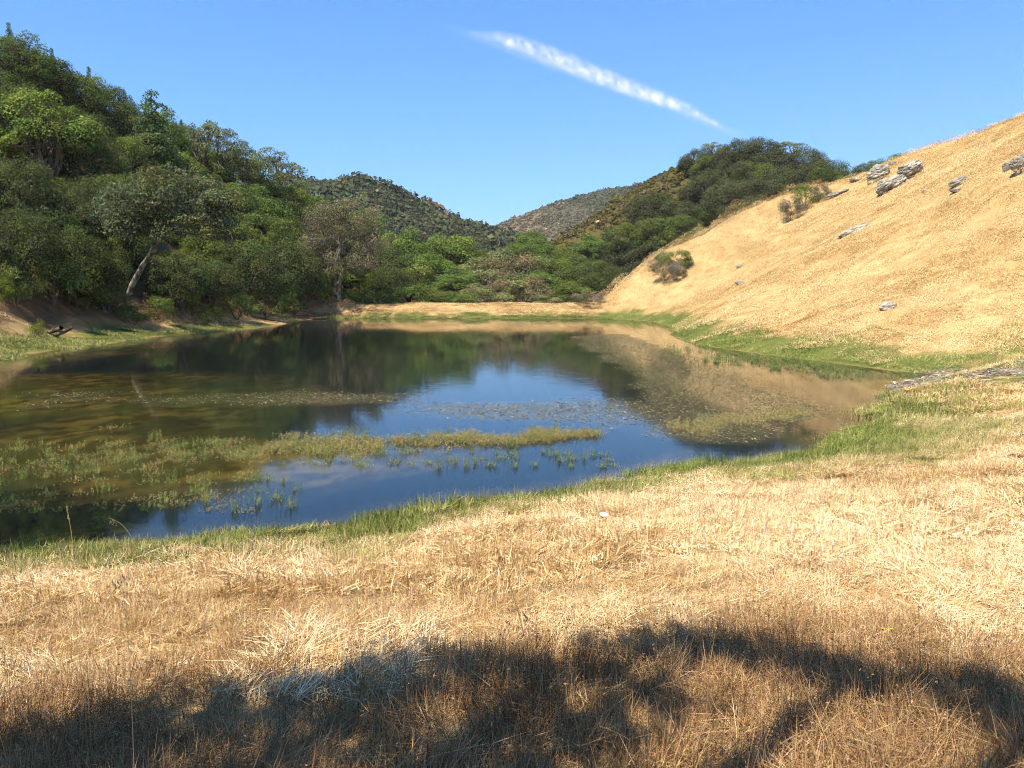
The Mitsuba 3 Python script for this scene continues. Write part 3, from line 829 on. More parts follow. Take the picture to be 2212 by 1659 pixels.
def cover(name, zf, x0, x1, y0, y1, n, size, weights, keep_, of='scrub'):
    x, y = HR.uniform(x0, x1, n), HR.uniform(y0, y1, n)
    z = zf(x, y)
    q = np.stack([x, y, 0 * x], 1)
    ok = (np.abs(x) < y * .75 + 5) & keep_(x, y, z, q)
    k = 0
    for X, Y, Z in zip(x[ok], y[ok], z[ok]):
        s = size * np.exp(HR.normal(-.08, .5))
        k += 1
        scene[f'{name}__{k:04d}'] = {'type': 'instance', 'to_world': T().translate([X, Y, Z - (.15 if size < 1 else .4) * s]).rotate([0, 0, 1], HR.uniform(0, 360)).scale([s, s, s * HR.uniform(.7, 1.2)]), 'of': {'type': 'ref', 'id': f'{of}_{HR.choice(len(SCRUB), p=np.array(weights) / sum(weights))}'}}


cover('hillside_wood', HILLS['scrub'][0], -170, 40, 240, 392, 7500, 2.5, [5, 4, 4, .5, .25, .15, 0, 0], lambda x, y, z, q: (z > -3) & (meshkit.fbm(q * .018, 3, seed=71) > .36))
labels['hillside_wood'] = {'kind': 'stuff', 'category': 'wood', 'label': 'dense far-off scrub and oaks covering the hill left of the gap'}
cover('distant_scrub', HILLS['far'][0], -60, 260, 690, 860, 9000, 2.1, [4, 3, 4, .5, .3, 0, 0, 0], lambda x, y, z, q: (z > -3) & (meshkit.fbm(q * .007, 3, seed=72) + np.clip((x - 80) / 200, -.3, .25) > .44), 'brush')
cover('distant_brush', HILLS['far'][0], -60, 200, 690, 860, 8000, 1.3, [.6, .4, .4, 3, 2, 0, .3, 3], lambda x, y, z, q: (z > -3) & (meshkit.fbm(q * .007, 3, seed=72) + np.clip((x - 80) / 200, -.3, .25) < .47), 'brush')
labels['distant_brush'] = {'kind': 'stuff', 'category': 'brush', 'label': 'brown brush on the lower left flank of the distant hill'}
labels['distant_scrub'] = {'kind': 'stuff', 'category': 'scrub', 'label': 'dark scrub on the distant bluish hill right of the gap'}
cover('brown_scrub', HILLS['brown'][0], 0, 90, 105, 185, 11000, .38, [.3, .5, .2, .4, .2, .1, 5, 4], lambda x, y, z, q: z > land(x, y) + .2, 'brush')
labels['brown_scrub'] = {'kind': 'stuff', 'category': 'scrub', 'label': 'low brownish scrub covering the open slope of the brown hill'}
k_ = 0
for X, Y in zip(HR.uniform(-34, 26, 46), HR.uniform(108, 168, 46)):
    Z = float(terrain(np.array([X]), np.array([Y]))[0])
    if Z > 9:
        continue
    k_ += 1
    s_ = HR.uniform(.7, 1.1)
    scene[f'valley_wood__{k_:04d}'] = {'type': 'instance', 'to_world': T().translate([X, Y, Z - 1.5]).rotate([0, 0, 1], HR.uniform(0, 360)).scale([s_, s_, s_ * HR.uniform(.8, 1.1)]), 'of': {'type': 'ref', 'id': ['green_oak_leaf_0', 'bright_tree_leaf_1', 'live_oak_leaf_1', 'green_oak_leaf_2'][k_ % 4]}}
labels['valley_wood'] = {'kind': 'stuff', 'category': 'wood', 'label': 'wood filling the valley floor behind the trees at the dam'}

# ------------------------------------------------------------------ three oaks with limbs of their own
def hero(name, label, cat, base, trunk_lines, lobes, colour, wood, rng, leaf=.15, per=420, flat=.55, mix_=None, group=None):
    key = thing(name, label, cat, group)
    parts = [tube(crooked(np.array(a), np.array(b), rng, 8, kink), np.linspace(r0, r1, 8), 8) for a, b, r0, r1, kink in trunk_lines]
    V, N, S, C = [], [], [], []
    for c, r, dens in lobes:
        c = np.array(c)
        n = int(per * dens)
        d = unit(rng.normal(size=(n, 3)))
        rad = r * np.where(rng.random(n) < .7, rng.uniform(.7, 1.1, n), rng.uniform(.2, .9, n))
        q = d * rad[:, None]
        lump = meshkit.noise((q + c) * 2.1, 3)
        q *= (.65 + .65 * lump)[:, None]
        q[:, 2] *= flat
        ok = lump > .22
        V.append((q + c)[ok]); N.append(unit(d + .8 * rng.normal(size=d.shape) + [0, 0, .3])[ok]); S.append(leaf * rng.uniform(.5, 1.4, ok.sum()))
        base_c = np.array(mix_ if mix_ is not None and rng.random() < .35 else colour) * np.exp(rng.normal(0, .15))
        C.append(tint(base_c, ok.sum(), rng))
        ends = np.array([b for _, b, _, _, _ in trunk_lines])
        k = np.argmin(np.linalg.norm(ends - c, axis=1))
        for _ in range(3):
            e = c + unit(rng.normal(size=3)) * r * [.9, .9, flat]
            parts.append(tube(crooked(ends[k], e, rng, 6, .18), np.linspace(max(.035, trunk_lines[k][3] * .7), .012, 6), 4))
    V, N, S, C = np.vstack(V), np.vstack(N), np.concatenate(S), np.vstack(C)
    lv, lf = leaves(V, N, S, rng)
    scene[f'{key}__trunk'] = mikit.ply(join(parts), wood, smooth=True)
    scene[f'{key}__crown'] = mikit.ply((lv, lf), 'leaf_look', color=np.repeat(C, 4, 0))
    return key


rng = np.random.default_rng(77)
# the leaning oak on the left bank
Y0 = 47.0
B = at(278, 612, Y0)
F1 = at(352, 492, Y0 - 1.0)
limbs = [(B - [0, 0, .6], F1, .165, .115, .05)]
tips = [(205, 470, 0), (245, 450, -1.5), (300, 420, 1), (345, 385, 0), (390, 395, -1.5), (430, 425, 0), (470, 470, -1), (500, 500, 0), (420, 490, -2), (300, 490, -2), (330, 440, -2.5), (400, 450, 1.5)]
lob = []
for px, py, dy in tips:
    e = at(px, py, Y0 - 1 + dy)
    limbs.append((F1, e, .075, .025, .24))
for k in range(105):
    px, py = rng.uniform(215, 505), rng.uniform(375, 500)
    if ((px - 362) / 140) ** 2 + ((py - 445) / 72) ** 2 > 1:
        continue
    e = at(px, py, Y0 - 1 + rng.uniform(-3, 3))
    lob.append((e, rng.uniform(.6, 1.1), 1.0))
hero('leaning_oak', 'grey green oak with a leaning mossy trunk on the left bank', 'tree', B, limbs, lob, (.12, .15, .078), 'pale_bark_look', rng, leaf=.16, per=430, flat=.6, mix_=(.15, .165, .06), group='trees on the left slope')

# the bare limbed oak at the left end of the dam
Y0 = 80.0
B = at(727, 655, Y0)
F0 = at(728, 622, Y0)
limbs = [(B - [0, 0, .5], F0, .42, .34, .03), (F0, at(712, 575, Y0), .22, .16, .05), (F0, at(745, 570, Y0), .24, .16, .05)]
E1, E2 = at(712, 575, Y0), at(745, 570, Y0)
for a, px, py, dy in [(E1, 690, 480, 0), (E1, 700, 520, -2), (E1, 670, 500, 1), (E1, 720, 465, 1), (E2, 760, 545, -2), (E2, 795, 548, -2), (E2, 815, 510, -1), (E2, 770, 500, 1), (E2, 745, 480, -1), (E2, 735, 530, -3), (E1, 655, 490, -2), (E2, 800, 540, 2)]:
    limbs.append((a, at(px, py, Y0 + dy), .14, .05, .24))
lob = []
for k in range(120):
    px, py = rng.uniform(655, 830), rng.uniform(435, 605)
    if ((px - 742) / 88) ** 2 + ((py - 515) / 84) ** 2 > 1:
        continue
    lob.append((at(px, py, Y0 + rng.uniform(-3.5, 3.5)), rng.uniform(.6, 1.15), .9))
hero('bare_limbed_oak', 'oak with pale crooked limbs and a forked trunk on the left end of the dam', 'tree', B, limbs, lob, (.21, .21, .11), 'pale_bark_look', rng, leaf=.15, per=330, flat=.7, mix_=(.185, .16, .10), group='trees behind the dam')

# the oak that shades the place where the photographer stands, and one at the left end of the near bank
def shade_oak(label, base, lobes, rng, group):
    zb = float(land(np.array([base[0]]), np.array([base[1]]))[0])
    B = np.array([base[0], base[1], zb])
    F = B + [.3, .3, 2.6]
    limbs = [(B - [0, 0, .5], F, .36, .3, .05)]
    lob = []
    for gx, gy, r, hz in lobes:
        g = np.array([gx, gy, 1.1])
        c = g + SUN / SUN[2] * hz
        lob.append((c, r, 1.5 * (r / .8) ** 2))
    cs = np.array([l[0] for l in lob])
    for q in cs[::3]:
        limbs.append((F, q, .12, .04, .12))
    return hero('shade_oak', label, 'tree', B, limbs, lob, (.05, .068, .026), 'bark_look', rng, leaf=.1, per=900, flat=.7, group=group)


SR = np.random.default_rng(44)
_front = [(30, 1640, .33), (200, 1645, .33), (330, 1560, .28), (480, 1545, .30), (640, 1540, .32), (760, 1505, .30), (880, 1475, .30), (1010, 1462, .30), (1130, 1465, .28), (1250, 1475, .30), (1340, 1425, .28), (1450, 1398, .27), (1560, 1400, .25), (1660, 1425, .26), (1760, 1450, .26), (1870, 1480, .24), (2080, 1510, .30), (2200, 1550, .30), (2300, 1560, .3),
          (90, 1720, .3), (350, 1690, .3), (560, 1670, .28), (800, 1640, .26), (980, 1600, .27), (1150, 1580, .24), (1380, 1560, .22), (1500, 1520, .2), (1300, 1690, .25), (1050, 1720, .3)]
_lob = [(*hit(px, py, land, 1.5, 12)[:2], r_, SR.uniform(5.0, 6.2)) for px, py, r_ in _front]
shade_oak('live oak behind the photographer whose crown shades the straw in the foreground', (-4.6, -3.2),
          _lob + [(-2.2, 1.4, .7, 6), (-1.2, 1.5, .7, 6.4), (-.2, 1.6, .65, 5.6), (.8, 1.5, .55, 6.2), (1.7, 1.4, .6, 5.3), (-1.2, .5, 1.0, 6.5), (.4, .6, .9, 6.0), (2.0, .5, .9, 6.6), (-2.8, .3, 1.0, 6), (-.4, -.4, 1.2, 6.5), (1.6, -.6, 1.1, 7), (-2.4, -.8, 1.1, 7), (3.4, .6, .8, 6.2), (-3.8, 1.0, .7, 6), (-4.2, -.2, 1.0, 6.5)],
          np.random.default_rng(5), 'oaks beside the photographer')
shade_oak('live oak on the near bank left of the picture whose shadow lies on the water', (-11.5, 2.2),
          [(-7.6, 8.6, 1.0, 6), (-6.5, 8.9, .9, 6.5), (-5.6, 9.3, .7, 6), (-8.6, 9.3, 1.0, 7), (-7.0, 9.9, .8, 7), (-9.4, 8.0, 1.2, 6.5), (-6.2, 7.8, .8, 5.5), (-8.2, 7.4, 1.0, 6), (-5.2, 8.3, .5, 5.6), (-10.3, 9.6, 1.1, 7.2), (-7.2, 6.6, .6, 5.4), (-9.2, 6.6, 1.0, 6), (-10.6, 7.2, 1.0, 6)],
          np.random.default_rng(6), 'oaks beside the photographer')

# ------------------------------------------------------------------ rocks
ICO = trimesh.creation.icosphere(subdivisions=5)


def lump(seed, sx, sy, sz, tilt=0.0, rough=.3, layers=9.0):
    v = np.array(ICO.vertices)
    n = meshkit.fbm(v * 1.3 + seed, 4, seed=seed)
    r = 1 + rough * 2 * (n - .5)
    strata = np.abs(((v[:, 2] * layers * .25 + v[:, 0] * tilt * 2 + meshkit.fbm(v * 2.2 + seed, 3, seed=seed + 1) * 1.6) % 1) - .5) * 2
    r += .10 * (strata - .5) + .12 * (np.abs(meshkit.fbm(v * 3.1 - seed, 3, seed=seed + 2) - .5) * 2 - .2)
    cut = np.abs(meshkit.noise(v * 2.4 + seed * 3.1, seed) - .5)
    r -= .13 * np.clip(1 - cut / .06, 0, 1)
    v = v * r[:, None]
    v = v * [sx, sy, sz]
    c, s_ = math.cos(tilt), math.sin(tilt)
    v = np.stack([v[:, 0] * c + v[:, 2] * s_, v[:, 1], -v[:, 0] * s_ + v[:, 2] * c], 1)
    return v, np.array(ICO.faces)


def rock(px, py, wpx, hpx, label, seed, tilt=0.0, extra=(), sink=.58, rough=.3):
    b = hit(px, py + hpx * .5, land, 20, 120)
    k = b[1] / FP
    W, Hh = wpx * k * .45, hpx * k * .46
    parts = [(lambda vf: (vf[0] + b + [0, 0, Hh * (1 - sink)], vf[1]))(lump(seed, W, W * .8, Hh, tilt, rough))]
    for ex, ez, ew, eh, es, et in extra:
        v, f = lump(es, ew * k * .5, ew * k * .42, eh * k * .5, et, rough)
        parts.append((v + b + [ex * k, -.1, ez * k], f))
    key = numbered('rock')
    scene[key] = mikit.ply(join(parts), 'rock_look', smooth=35)
    labels[key] = {'label': label, 'category': 'rock', 'group': 'rocks on the golden slope'}


rock(1897, 366, 54, 44, 'big rounded grey boulder on the skyline of the golden slope', 3, -.2)
rock(1938, 384, 66, 34, 'largest rock on the golden slope, with a deep dark cleft under its raised right end', 8, -.5, [(24, 34, 54, 30, 9, -.35), (-26, 0, 46, 24, 10, -.6), (6, -2, 22, 10, 12, 0)], rough=.42)
rock(2210, 338, 40, 62, 'tall boulder cut off by the right edge of the photo', 14, .1, [(-16, 14, 30, 30, 15, 0)])
rock(2180, 354, 32, 24, 'small grey boulder just left of the tall one at the right edge', 17, .1)
rock(2072, 386, 44, 24, 'flat grey rock right of the largest rock', 20, -.3)
rock(1917, 656, 38, 24, 'lone grey rock low on the golden slope', 23, -.1, [(8, 10, 18, 12, 24, .2)])
rock(1846, 490, 80, 16, 'low flat outcrop half buried in the middle of the golden slope', 27, -.45, sink=.9)
rock(1600, 572, 22, 10, 'small stone right of the bush clump on the golden slope', 30)
rock(1602, 608, 30, 10, 'small flat stone below and right of the bush clump', 33, sink=.5)
rock(1998, 411, 16, 11, 'small whitish stone below the largest rock', 36)
rock(1806, 414, 60, 10, 'long low ledge of rock under the golden skyline', 39, -.35, sink=.92)
rock(1848, 386, 28, 10, 'small ledge left of the rounded boulder', 42)
rock(2066, 409, 28, 11, 'flat stone below the flat grey rock', 45, sink=.5)
rock(1928, 350, 20, 12, 'pale stone on the skyline above the largest rock', 48)

# ------------------------------------------------------------------ grass, built in patches
STRAW = [(.66, .525, .30), (.57, .42, .21), (.78, .64, .40), (.42, .28, .125), (.66, .53, .31), (.86, .75, .53)]
GOLD = [(.59, .455, .225), (.53, .385, .17), (.66, .525, .285), (.43, .285, .115), (.59, .46, .235), (.72, .60, .36)]
SHADE_BROWN = [(.36, .23, .11), (.28, .17, .08), (.44, .30, .155), (.22, .13, .065), (.50, .365, .20), (.17, .105, .065)]  # brown grass, its colours also darkened and warmed to deepen the foreground shade
GREEN = [(.17, .235, .05), (.23, .275, .075), (.13, .20, .055), (.34, .34, .13), (.48, .42, .19)]


def patch(name, seed, size, n, length, width, lying, colours, weights, bend=.5, heads=0, curl=.5, spread=.16):
    r = np.random.default_rng(seed)
    root = np.stack([r.uniform(-size / 2, size / 2, n), r.uniform(-size / 2, size / 2, n), np.full(n, -.01)], 1)
    tuft = meshkit.noise(root * 4.5 / max(size, .6) + seed * 7, seed)
    swirl = meshkit.noise(root * 1.6 / max(size, .5) + seed, seed + 3) * 4 * np.pi
    az = swirl + r.normal(0, .75, n)
    lie = r.random(n) < lying
    tilt = np.where(lie, r.uniform(1.05, 1.5, n), np.abs(r.normal(.30, .25, n)))
    d = np.stack([np.cos(az) * np.sin(tilt), np.sin(az) * np.sin(tilt), np.cos(tilt)], 1)
    L = r.uniform(*length, n) * (.6 + .8 * tuft)
    root[:, 2] += np.where(lie, r.uniform(0, .05, n) * min(1, length[1] * 5), 0)
    W = np.full(n, width) * r.uniform(.6, 1.4, n)
    v, f, m = ribbons(root, d, L, W, np.where(lie, .15, curl * r.uniform(.2, 1.4, n)), r)
    ci = r.choice(len(colours), n, p=np.array(weights) / sum(weights))
    c = tint(np.array(colours)[ci], n, r, spread, .05)
    parts, cols = [(v, f)], [np.repeat(c, m, 0)]
    if heads:
        k = r.choice(np.nonzero(~lie)[0], min(heads, (~lie).sum()), replace=False)
        tip = v.reshape(n, m, 3)[k, -1]
        q = np.repeat(tip, 4, 0) + r.normal(0, .012, (len(k) * 4, 3)) * [1, 1, 2.2]
        hv, hf = leaves(q, unit(r.normal(size=q.shape)), r.uniform(.008, .018, len(q)), r, .4)
        parts.append((hv, hf)); cols.append(np.repeat(tint((.30, .20, .11), len(q), r), 4, 0))
    v, f = join(parts)
    scene[name] = {'type': 'shapegroup', 'piece': mikit.ply((v, f), 'blade_look', color=np.vstack(cols))}


WS = {'pale': [3, 1, 4, .5, 2, 3], 'gold': [4, 3, 2, 1, 2, 1], 'brown': [2, 4, .6, 4, 1, .3]}
for i, (tone, w) in enumerate(WS.items()):
    for j in range(2):
        patch(f'straw_near_{tone}_{j}', 10 * i + j, .66, 1900, (.04, .135), .0036, .72, STRAW, w, heads=26)
        patch(f'straw_mid_{tone}_{j}', 100 + 10 * i + j, .95, 1700, (.05, .14), .008, .70, STRAW, w, heads=14)
        patch(f'straw_far_{tone}_{j}', 200 + 10 * i + j, 2.3, 1900, (.05, .15), .018, .6, GOLD, w)
        patch(f'straw_hill_{tone}_{j}', 300 + 10 * i + j, 3.8, 1900, (.06, .17), .022, .55, GOLD, w, spread=.08)
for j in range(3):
    patch(f'straw_shade_brown_{j}', 390 + j, .66, 1800, (.05, .18), .0030, .38, SHADE_BROWN, [3, 2.5, 3, 1.5, 2.5, .8], heads=36)
LITTER = [(.24, .15, .08), (.33, .22, .12), (.16, .10, .055), (.42, .30, .17), (.12, .14, .05)]
for j in range(2):
    patch(f'litter_{j}', 460 + j, 2.6, 1500, (.05, .16), .035, .8, LITTER, [3, 3, 2, 1.2, 1])
    patch(f'olive_mid_{j}', 440 + j, .95, 1300, (.05, .15), .006, .35, GREEN, [2, 3, 1, 4, 6], curl=.7)
    patch(f'olive_far_{j}', 450 + j, 2.3, 1700, (.07, .18), .014, .3, GREEN, [2, 3, 1, 4, 5], curl=.7)
    patch(f'green_near_{j}', 400 + j, .66, 900, (.07, .22), .0045, .12, GREEN, [4, 4, 2, 2, 1.0], curl=.7, heads=16)
    patch(f'green_mid_{j}', 410 + j, .95, 1100, (.05, .17), .007, .2, GREEN, [4, 4, 2, 2, 1.0], curl=.7)
    patch(f'green_far_{j}', 420 + j, 2.3, 1700, (.06, .19), .015, .2, GREEN, [4, 4, 3, 1, .5], curl=.7)
    patch(f'green_left_{j}', 430 + j, 2.3, 1500, (.10, .22), .022, .3, GREEN, [2, 5, 1, 6, 2.5], curl=.5)

N_INST = {}


def instance(name, group, m):
    k = N_INST[name] = N_INST.get(name, 0) + 1
    scene[f'{name}__{k:04d}'] = {'type': 'instance', 'to_world': m, 'of': {'type': 'ref', 'id': group}}


GR = np.random.default_rng(3)


def seed_grass(cell, y0, y1, x_of, straw, green, lod, zmin=-1):
    ny = int((y1 - y0) / cell)
    for iy in range(ny):
        y = y0 + (iy + .5) * cell
        x0, x1 = x_of(y)
        X = np.arange(x0, x1, cell) + GR.uniform(-.3, .3) * cell
        if not len(X):
            continue
        X = X + GR.uniform(-.35, .35, len(X)) * cell
        Yv = y + GR.uniform(-.35, .35, len(X)) * cell
        d, w = shore(X, Yv)
        z = land(X, Yv)
        e = .3
        gx, gy = (land(X + e, Yv) - land(X - e, Yv)) / (2 * e), (land(X, Yv + e) - land(X, Yv - e)) / (2 * e)
        g, dm, mm = green_mask(X, Yv, d, w), dirt_mask(X, Yv, d), mud_mask(X, Yv)
        q = np.stack([X, Yv, 0 * X], 1)
        if cell < 2:
            t = meshkit.fbm(q * [.45, .75, 1] / max(1, cell * .55), 3, seed=51)
        else:
            t = meshkit.fbm(np.stack([(X - .5 * z) * .16 + Yv * .06, Yv * .05 + z * .22, 0 * X], 1), 3, seed=51) * 1.15 - .06
        for k in range(len(X)):
            if d[k] < .05 or mm[k] > .35:
                continue
            dam = Yv[k] > 72 and X[k] < 9
            if dam and d[k] > 4.8:
                continue
            gx_, gy_ = np.clip([gx[k], gy[k]], -.9, .9) * (.3 if dam else 1)
            s = GR.uniform(.85, 1.2)
            m = T([[1, 0, 0, X[k]], [0, 1, 0, Yv[k]], [gx_, gy_, 1, z[k]], [0, 0, 0, 1]]).rotate([0, 0, 1], GR.uniform(0, 360)).scale([s, s, s * GR.uniform(.7, 1.15)])
            if GR.random() < g[k] * 1.15:
                nm = 'left_shore_grass' if X[k] < -10 else 'shore_grass'
                mixd = X[k] > -10 and green != 'near' and (d[k] > w[k] * .55 or GR.random() < .2)
                instance(nm, f"{'green_left' if X[k] < -10 else ('olive_' if mixd else 'green_') + green}_{GR.integers(2)}", m)
                if X[k] > -10 and d[k] > .55 * w[k] and GR.random() < .6:
                    instance('dry_grass' if cell < 1.5 else 'slope_grass', f'straw_{straw}_gold_{GR.integers(2)}', m)
            elif X[k] < -12 and Yv[k] < 80 and GR.random() < .75 - .03 * d[k]:
                instance('bank_litter', f'litter_{GR.integers(2)}', m)
            elif dm[k] < .5:
                u = t[k] + GR.normal(0, .05)
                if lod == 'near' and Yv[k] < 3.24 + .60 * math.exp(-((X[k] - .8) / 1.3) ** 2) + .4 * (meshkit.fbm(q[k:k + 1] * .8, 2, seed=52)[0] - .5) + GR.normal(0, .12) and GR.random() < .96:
                    instance('dry_grass', f'straw_shade_brown_{GR.integers(3)}', m)  # shade-darkened brown blades, laid along the edge of the oak shadow
                else:
                    instance('dry_grass' if cell < 1.5 else 'slope_grass', f"straw_{straw}_{'brown' if u > (.60 if cell < 1.5 else .545) else 'gold' if u > (.48 if cell < 1.5 else .45) else 'pale'}_{GR.integers(2)}", m)


wide = lambda y: (-.80 * y - 1.2, .80 * y + 1.2)
seed_grass(.40, 1.7, 5.4, wide, 'near', 'near', 'near')
seed_grass(.56, 5.4, 16, lambda y: (-.75 * y - 1, .75 * y + 1.5), 'mid', 'mid', 'mid')
seed_grass(1.5, 16, 40, lambda y: (max(-.75 * y, -25.0), .75 * y + 2), 'far', 'far', 'far')
seed_grass(2.3, 40, 92, lambda y: (-22.0 if y < 70 else 9.0, .72 * y + 3), 'hill', 'far', 'far')
seed_grass(1.35, 70, 84, lambda y: (-21.0, 9.0), 'far', 'far', 'far')
labels['bank_litter'] = {'kind': 'stuff', 'category': 'leaf litter', 'label': 'brown leaf litter and dead stalks on the shaded left bank'}
labels['dry_grass'] = {'kind': 'stuff', 'category': 'grass', 'label': 'dry straw coloured grass, partly lying flat, on the near bank'}
labels['slope_grass'] = {'kind': 'stuff', 'category': 'grass', 'label': 'dry golden grass on the slope right of the pond and on the dam'}
labels['shore_grass'] = {'kind': 'stuff', 'category': 'grass', 'label': 'green grass and rushes along the near and right shore'}
labels['left_shore_grass'] = {'kind': 'stuff', 'category': 'grass', 'label': 'pale green grass on the flat left shore'}

# ------------------------------------------------------------------ weed in the pond
def on_water(px, py, z=0.0):
    r = ray(px, py)
    return EYE + r * ((z - EYE[2]) / r[2])


def weed_clump(name, seed, colours, stems, spread, tall):
    r = np.random.default_rng(seed)
    root = np.stack([r.normal(0, spread, stems), r.normal(0, spread, stems), np.full(stems, -.04)], 1)
    az, tilt = r.uniform(0, 2 * np.pi, stems), np.abs(r.normal(0, .35, stems))
    d = np.stack([np.cos(az) * np.sin(tilt), np.sin(az) * np.sin(tilt), np.cos(tilt)], 1)
    L = r.uniform(.4, 1, stems) * tall
    v, f, m = ribbons(root, d, L, np.full(stems, .011), r.uniform(0, .5, stems), r)
    col = np.array(colours)[r.integers(len(colours), size=stems)]
    t = r.uniform(.25, 1, (stems, 9, 1))
    c = (root[:, None] + d[:, None] * L[:, None, None] * t + r.normal(0, .012, (stems, 9, 3))).reshape(-1, 3)
    lv, lf = leaves(c, unit(r.normal(size=c.shape) + [0, 0, .8]), r.uniform(.022, .052, len(c)), r, .35)
    v2, f2 = join([(v, f), (lv, lf)])
    cc = np.vstack([np.repeat(tint(col, stems, r), m, 0), np.repeat(tint(np.repeat(col, 9, 0), len(c), r), 4, 0)])
    scene[name] = {'type': 'shapegroup', 'piece': mikit.ply((v2, f2), 'leaf_look', color=cc)}


WC_G, WC_R, WC_Y = [(.24, .29, .09), (.28, .32, .11), (.18, .24, .07)], [(.38, .29, .12), (.44, .32, .15), (.30, .30, .11)], [(.38, .36, .14), (.32, .33, .12), (.44, .34, .18)]
for i in range(2):
    weed_clump(f'weed_green_{i}', 500 + i, WC_G, 16, .09, .34)
    weed_clump(f'weed_red_{i}', 510 + i, WC_R, 26, .20, .17)
    weed_clump(f'weed_gold_{i}', 520 + i, WC_Y, 30, .20, .26)
WR = np.random.default_rng(8)


def put_weed(name, group, x, y, s):
    instance(name, group, T().translate([x, y, 0]).rotate([0, 0, 1], WR.uniform(0, 360)).scale([s, s, s * WR.uniform(.7, 1.25)]))


line = np.array([on_water(*p)[:2] for p in [(-120, 1010), (0, 1000), (200, 985), (450, 975), (700, 965), (900, 955), (1100, 948), (1290, 936)]])
half = [2.6, 2.4, 1.7, 1.3, .9, .65, .55, .35]
tt = np.concatenate([[0], np.cumsum(np.linalg.norm(np.diff(line, axis=0), axis=1))])
for k in range(390):
    u = WR.uniform(0, 1) ** .9 * tt[-1]
    x, y = np.interp(u, tt, line[:, 0]), np.interp(u, tt, line[:, 1])
    h = np.interp(u, tt, half)
    y += WR.normal(0, .55) * h
    fade = meshkit.fbm(np.array([[x * .9, y * .9, 0]]), 3, seed=61)[0]
    if fade < (.31 if u / tt[-1] > .45 else .43):
        continue
    right = u / tt[-1] > .45
    kind_ = WR.choice(['green', 'red', 'gold'], p=[.2, .25, .55] if right else [.42, .38, .2])
    put_weed('pond_weed', f'weed_{kind_}_{WR.integers(2)}', x, y, WR.uniform(.4, .9) * (1 if right else .75))
for k in range(120):
    px, py = WR.uniform(-60, 640), WR.uniform(960, 1110)
    x, y, _ = on_water(px, py)
    put_weed('pond_weed', f"weed_{'green' if WR.random() < .7 else 'red'}_{WR.integers(2)}", x, y, WR.uniform(.3, .75))
for k in range(70):
    px = WR.uniform(1460, 1740)
    py = 905 - (px - 1600) * .14 + WR.normal(0, 9)
    x, y, _ = on_water(px, py)
    put_weed('pond_weed', f"weed_{'gold' if WR.random() < .6 else 'red'}_{WR.integers(2)}", x, y, WR.uniform(.4, .9))
for k in range(90):
    px = WR.uniform(1440, 1860)
    py = 745 + (px - 1440) * .12 + WR.uniform(0, 26)
    x, y, _ = on_water(px, py)
    put_weed('pond_weed', f"weed_green_{WR.integers(2)}", x, y, WR.uniform(.6, 1.0))
for k in range(60):
    px, py = WR.uniform(660, 1330), WR.uniform(965, 1010)
    x, y, _ = on_water(px, py)
    put_weed('pond_weed', f"weed_green_{WR.integers(2)}", x, y, WR.uniform(.3, .6))
labels['pond_weed'] = {'kind': 'stuff', 'category': 'water weed', 'label': 'green and reddish weed standing out of the shallow pond'}

FR = np.random.default_rng(9)
fx, fy = FR.uniform(-22, 14, 1500000), FR.uniform(8, 70, 1500000)
fd, _ = shore(fx, fy)
ok = (fd < -.1) & (FR.random(len(fx)) < mat_mask(fx, fy) ** 1.5 * .45 * np.clip(fy / 22, .3, 1)) & (np.abs(fx) < .7 * fy)
fx, fy = fx[ok], fy[ok]
c = np.stack([fx, fy, FR.uniform(.004, .02, len(fx))], 1)
lv, lf = leaves(c, unit(FR.normal(0, .12, c.shape) + [0, 0, 1]), FR.uniform(.025, .08, len(c)), FR, .6)
print('flakes', len(fx))
struct('floating_weed', mikit.ply((lv, lf), 'matt_look', color=np.repeat(tint(np.array([(.13, .125, .07), (.18, .155, .095), (.12, .135, .06), (.25, .225, .14)])[FR.integers(4, size=len(fx))], len(fx), FR), 4, 0)), 'weed fragments floating on the pond', 'stuff', 'water weed')

# ------------------------------------------------------------------ small things
def stalk(label, pts, r0, seed, seeds=14, drop=.03, colour=(.52, .42, .22), droop=.0):
    r = np.random.default_rng(seed)
    p = np.array(pts, float)
    t = np.linspace(0, 1, len(p)); tt_ = np.linspace(0, 1, 14)
    line_ = np.stack([np.interp(tt_, t, p[:, k]) for k in range(3)], 1)
    for _ in range(3):
        line_[1:-1] = (line_[1:-1] * 2 + line_[:-2] + line_[2:]) / 4
    key = thing('grass_stalk', label, 'grass stalk')
    v, f = tube(line_, np.linspace(r0, r0 * .4, 14), 5)
    scene[f'{key}__stem'] = mikit.ply((v, f), 'matt_look', color=tint(colour, len(v), r, .05))
    u = r.uniform(.80, 1.0, seeds)
    c = np.stack([np.interp(u, tt_, line_[:, k]) for k in range(3)], 1) + r.normal(0, .35, (seeds, 3)) * drop - [0, 0, droop]
    a = np.stack([r.normal(0, .4, seeds), r.normal(0, .4, seeds), -np.ones(seeds)], 1)
    parts = []
    for q, d_ in zip(c, unit(a)):
        parts.append(tube(np.array([q, q + d_ * .009, q + d_ * .02]), np.array([.0006, .0024, .0004]), 4))
    v, f = join(parts)
    scene[f'{key}__seed_head'] = mikit.ply((v, f), 'matt_look', color=tint(np.array(colour) * [.95, .85, .75], len(v), r, .08))
    labels[f'{key}__seed_head'] = {'kind': 'stuff'}


def on_land(px, py):
    return hit(px, py, land, 1.5, 60)


def rise(px, py, Y):
    return at(px, py, Y)


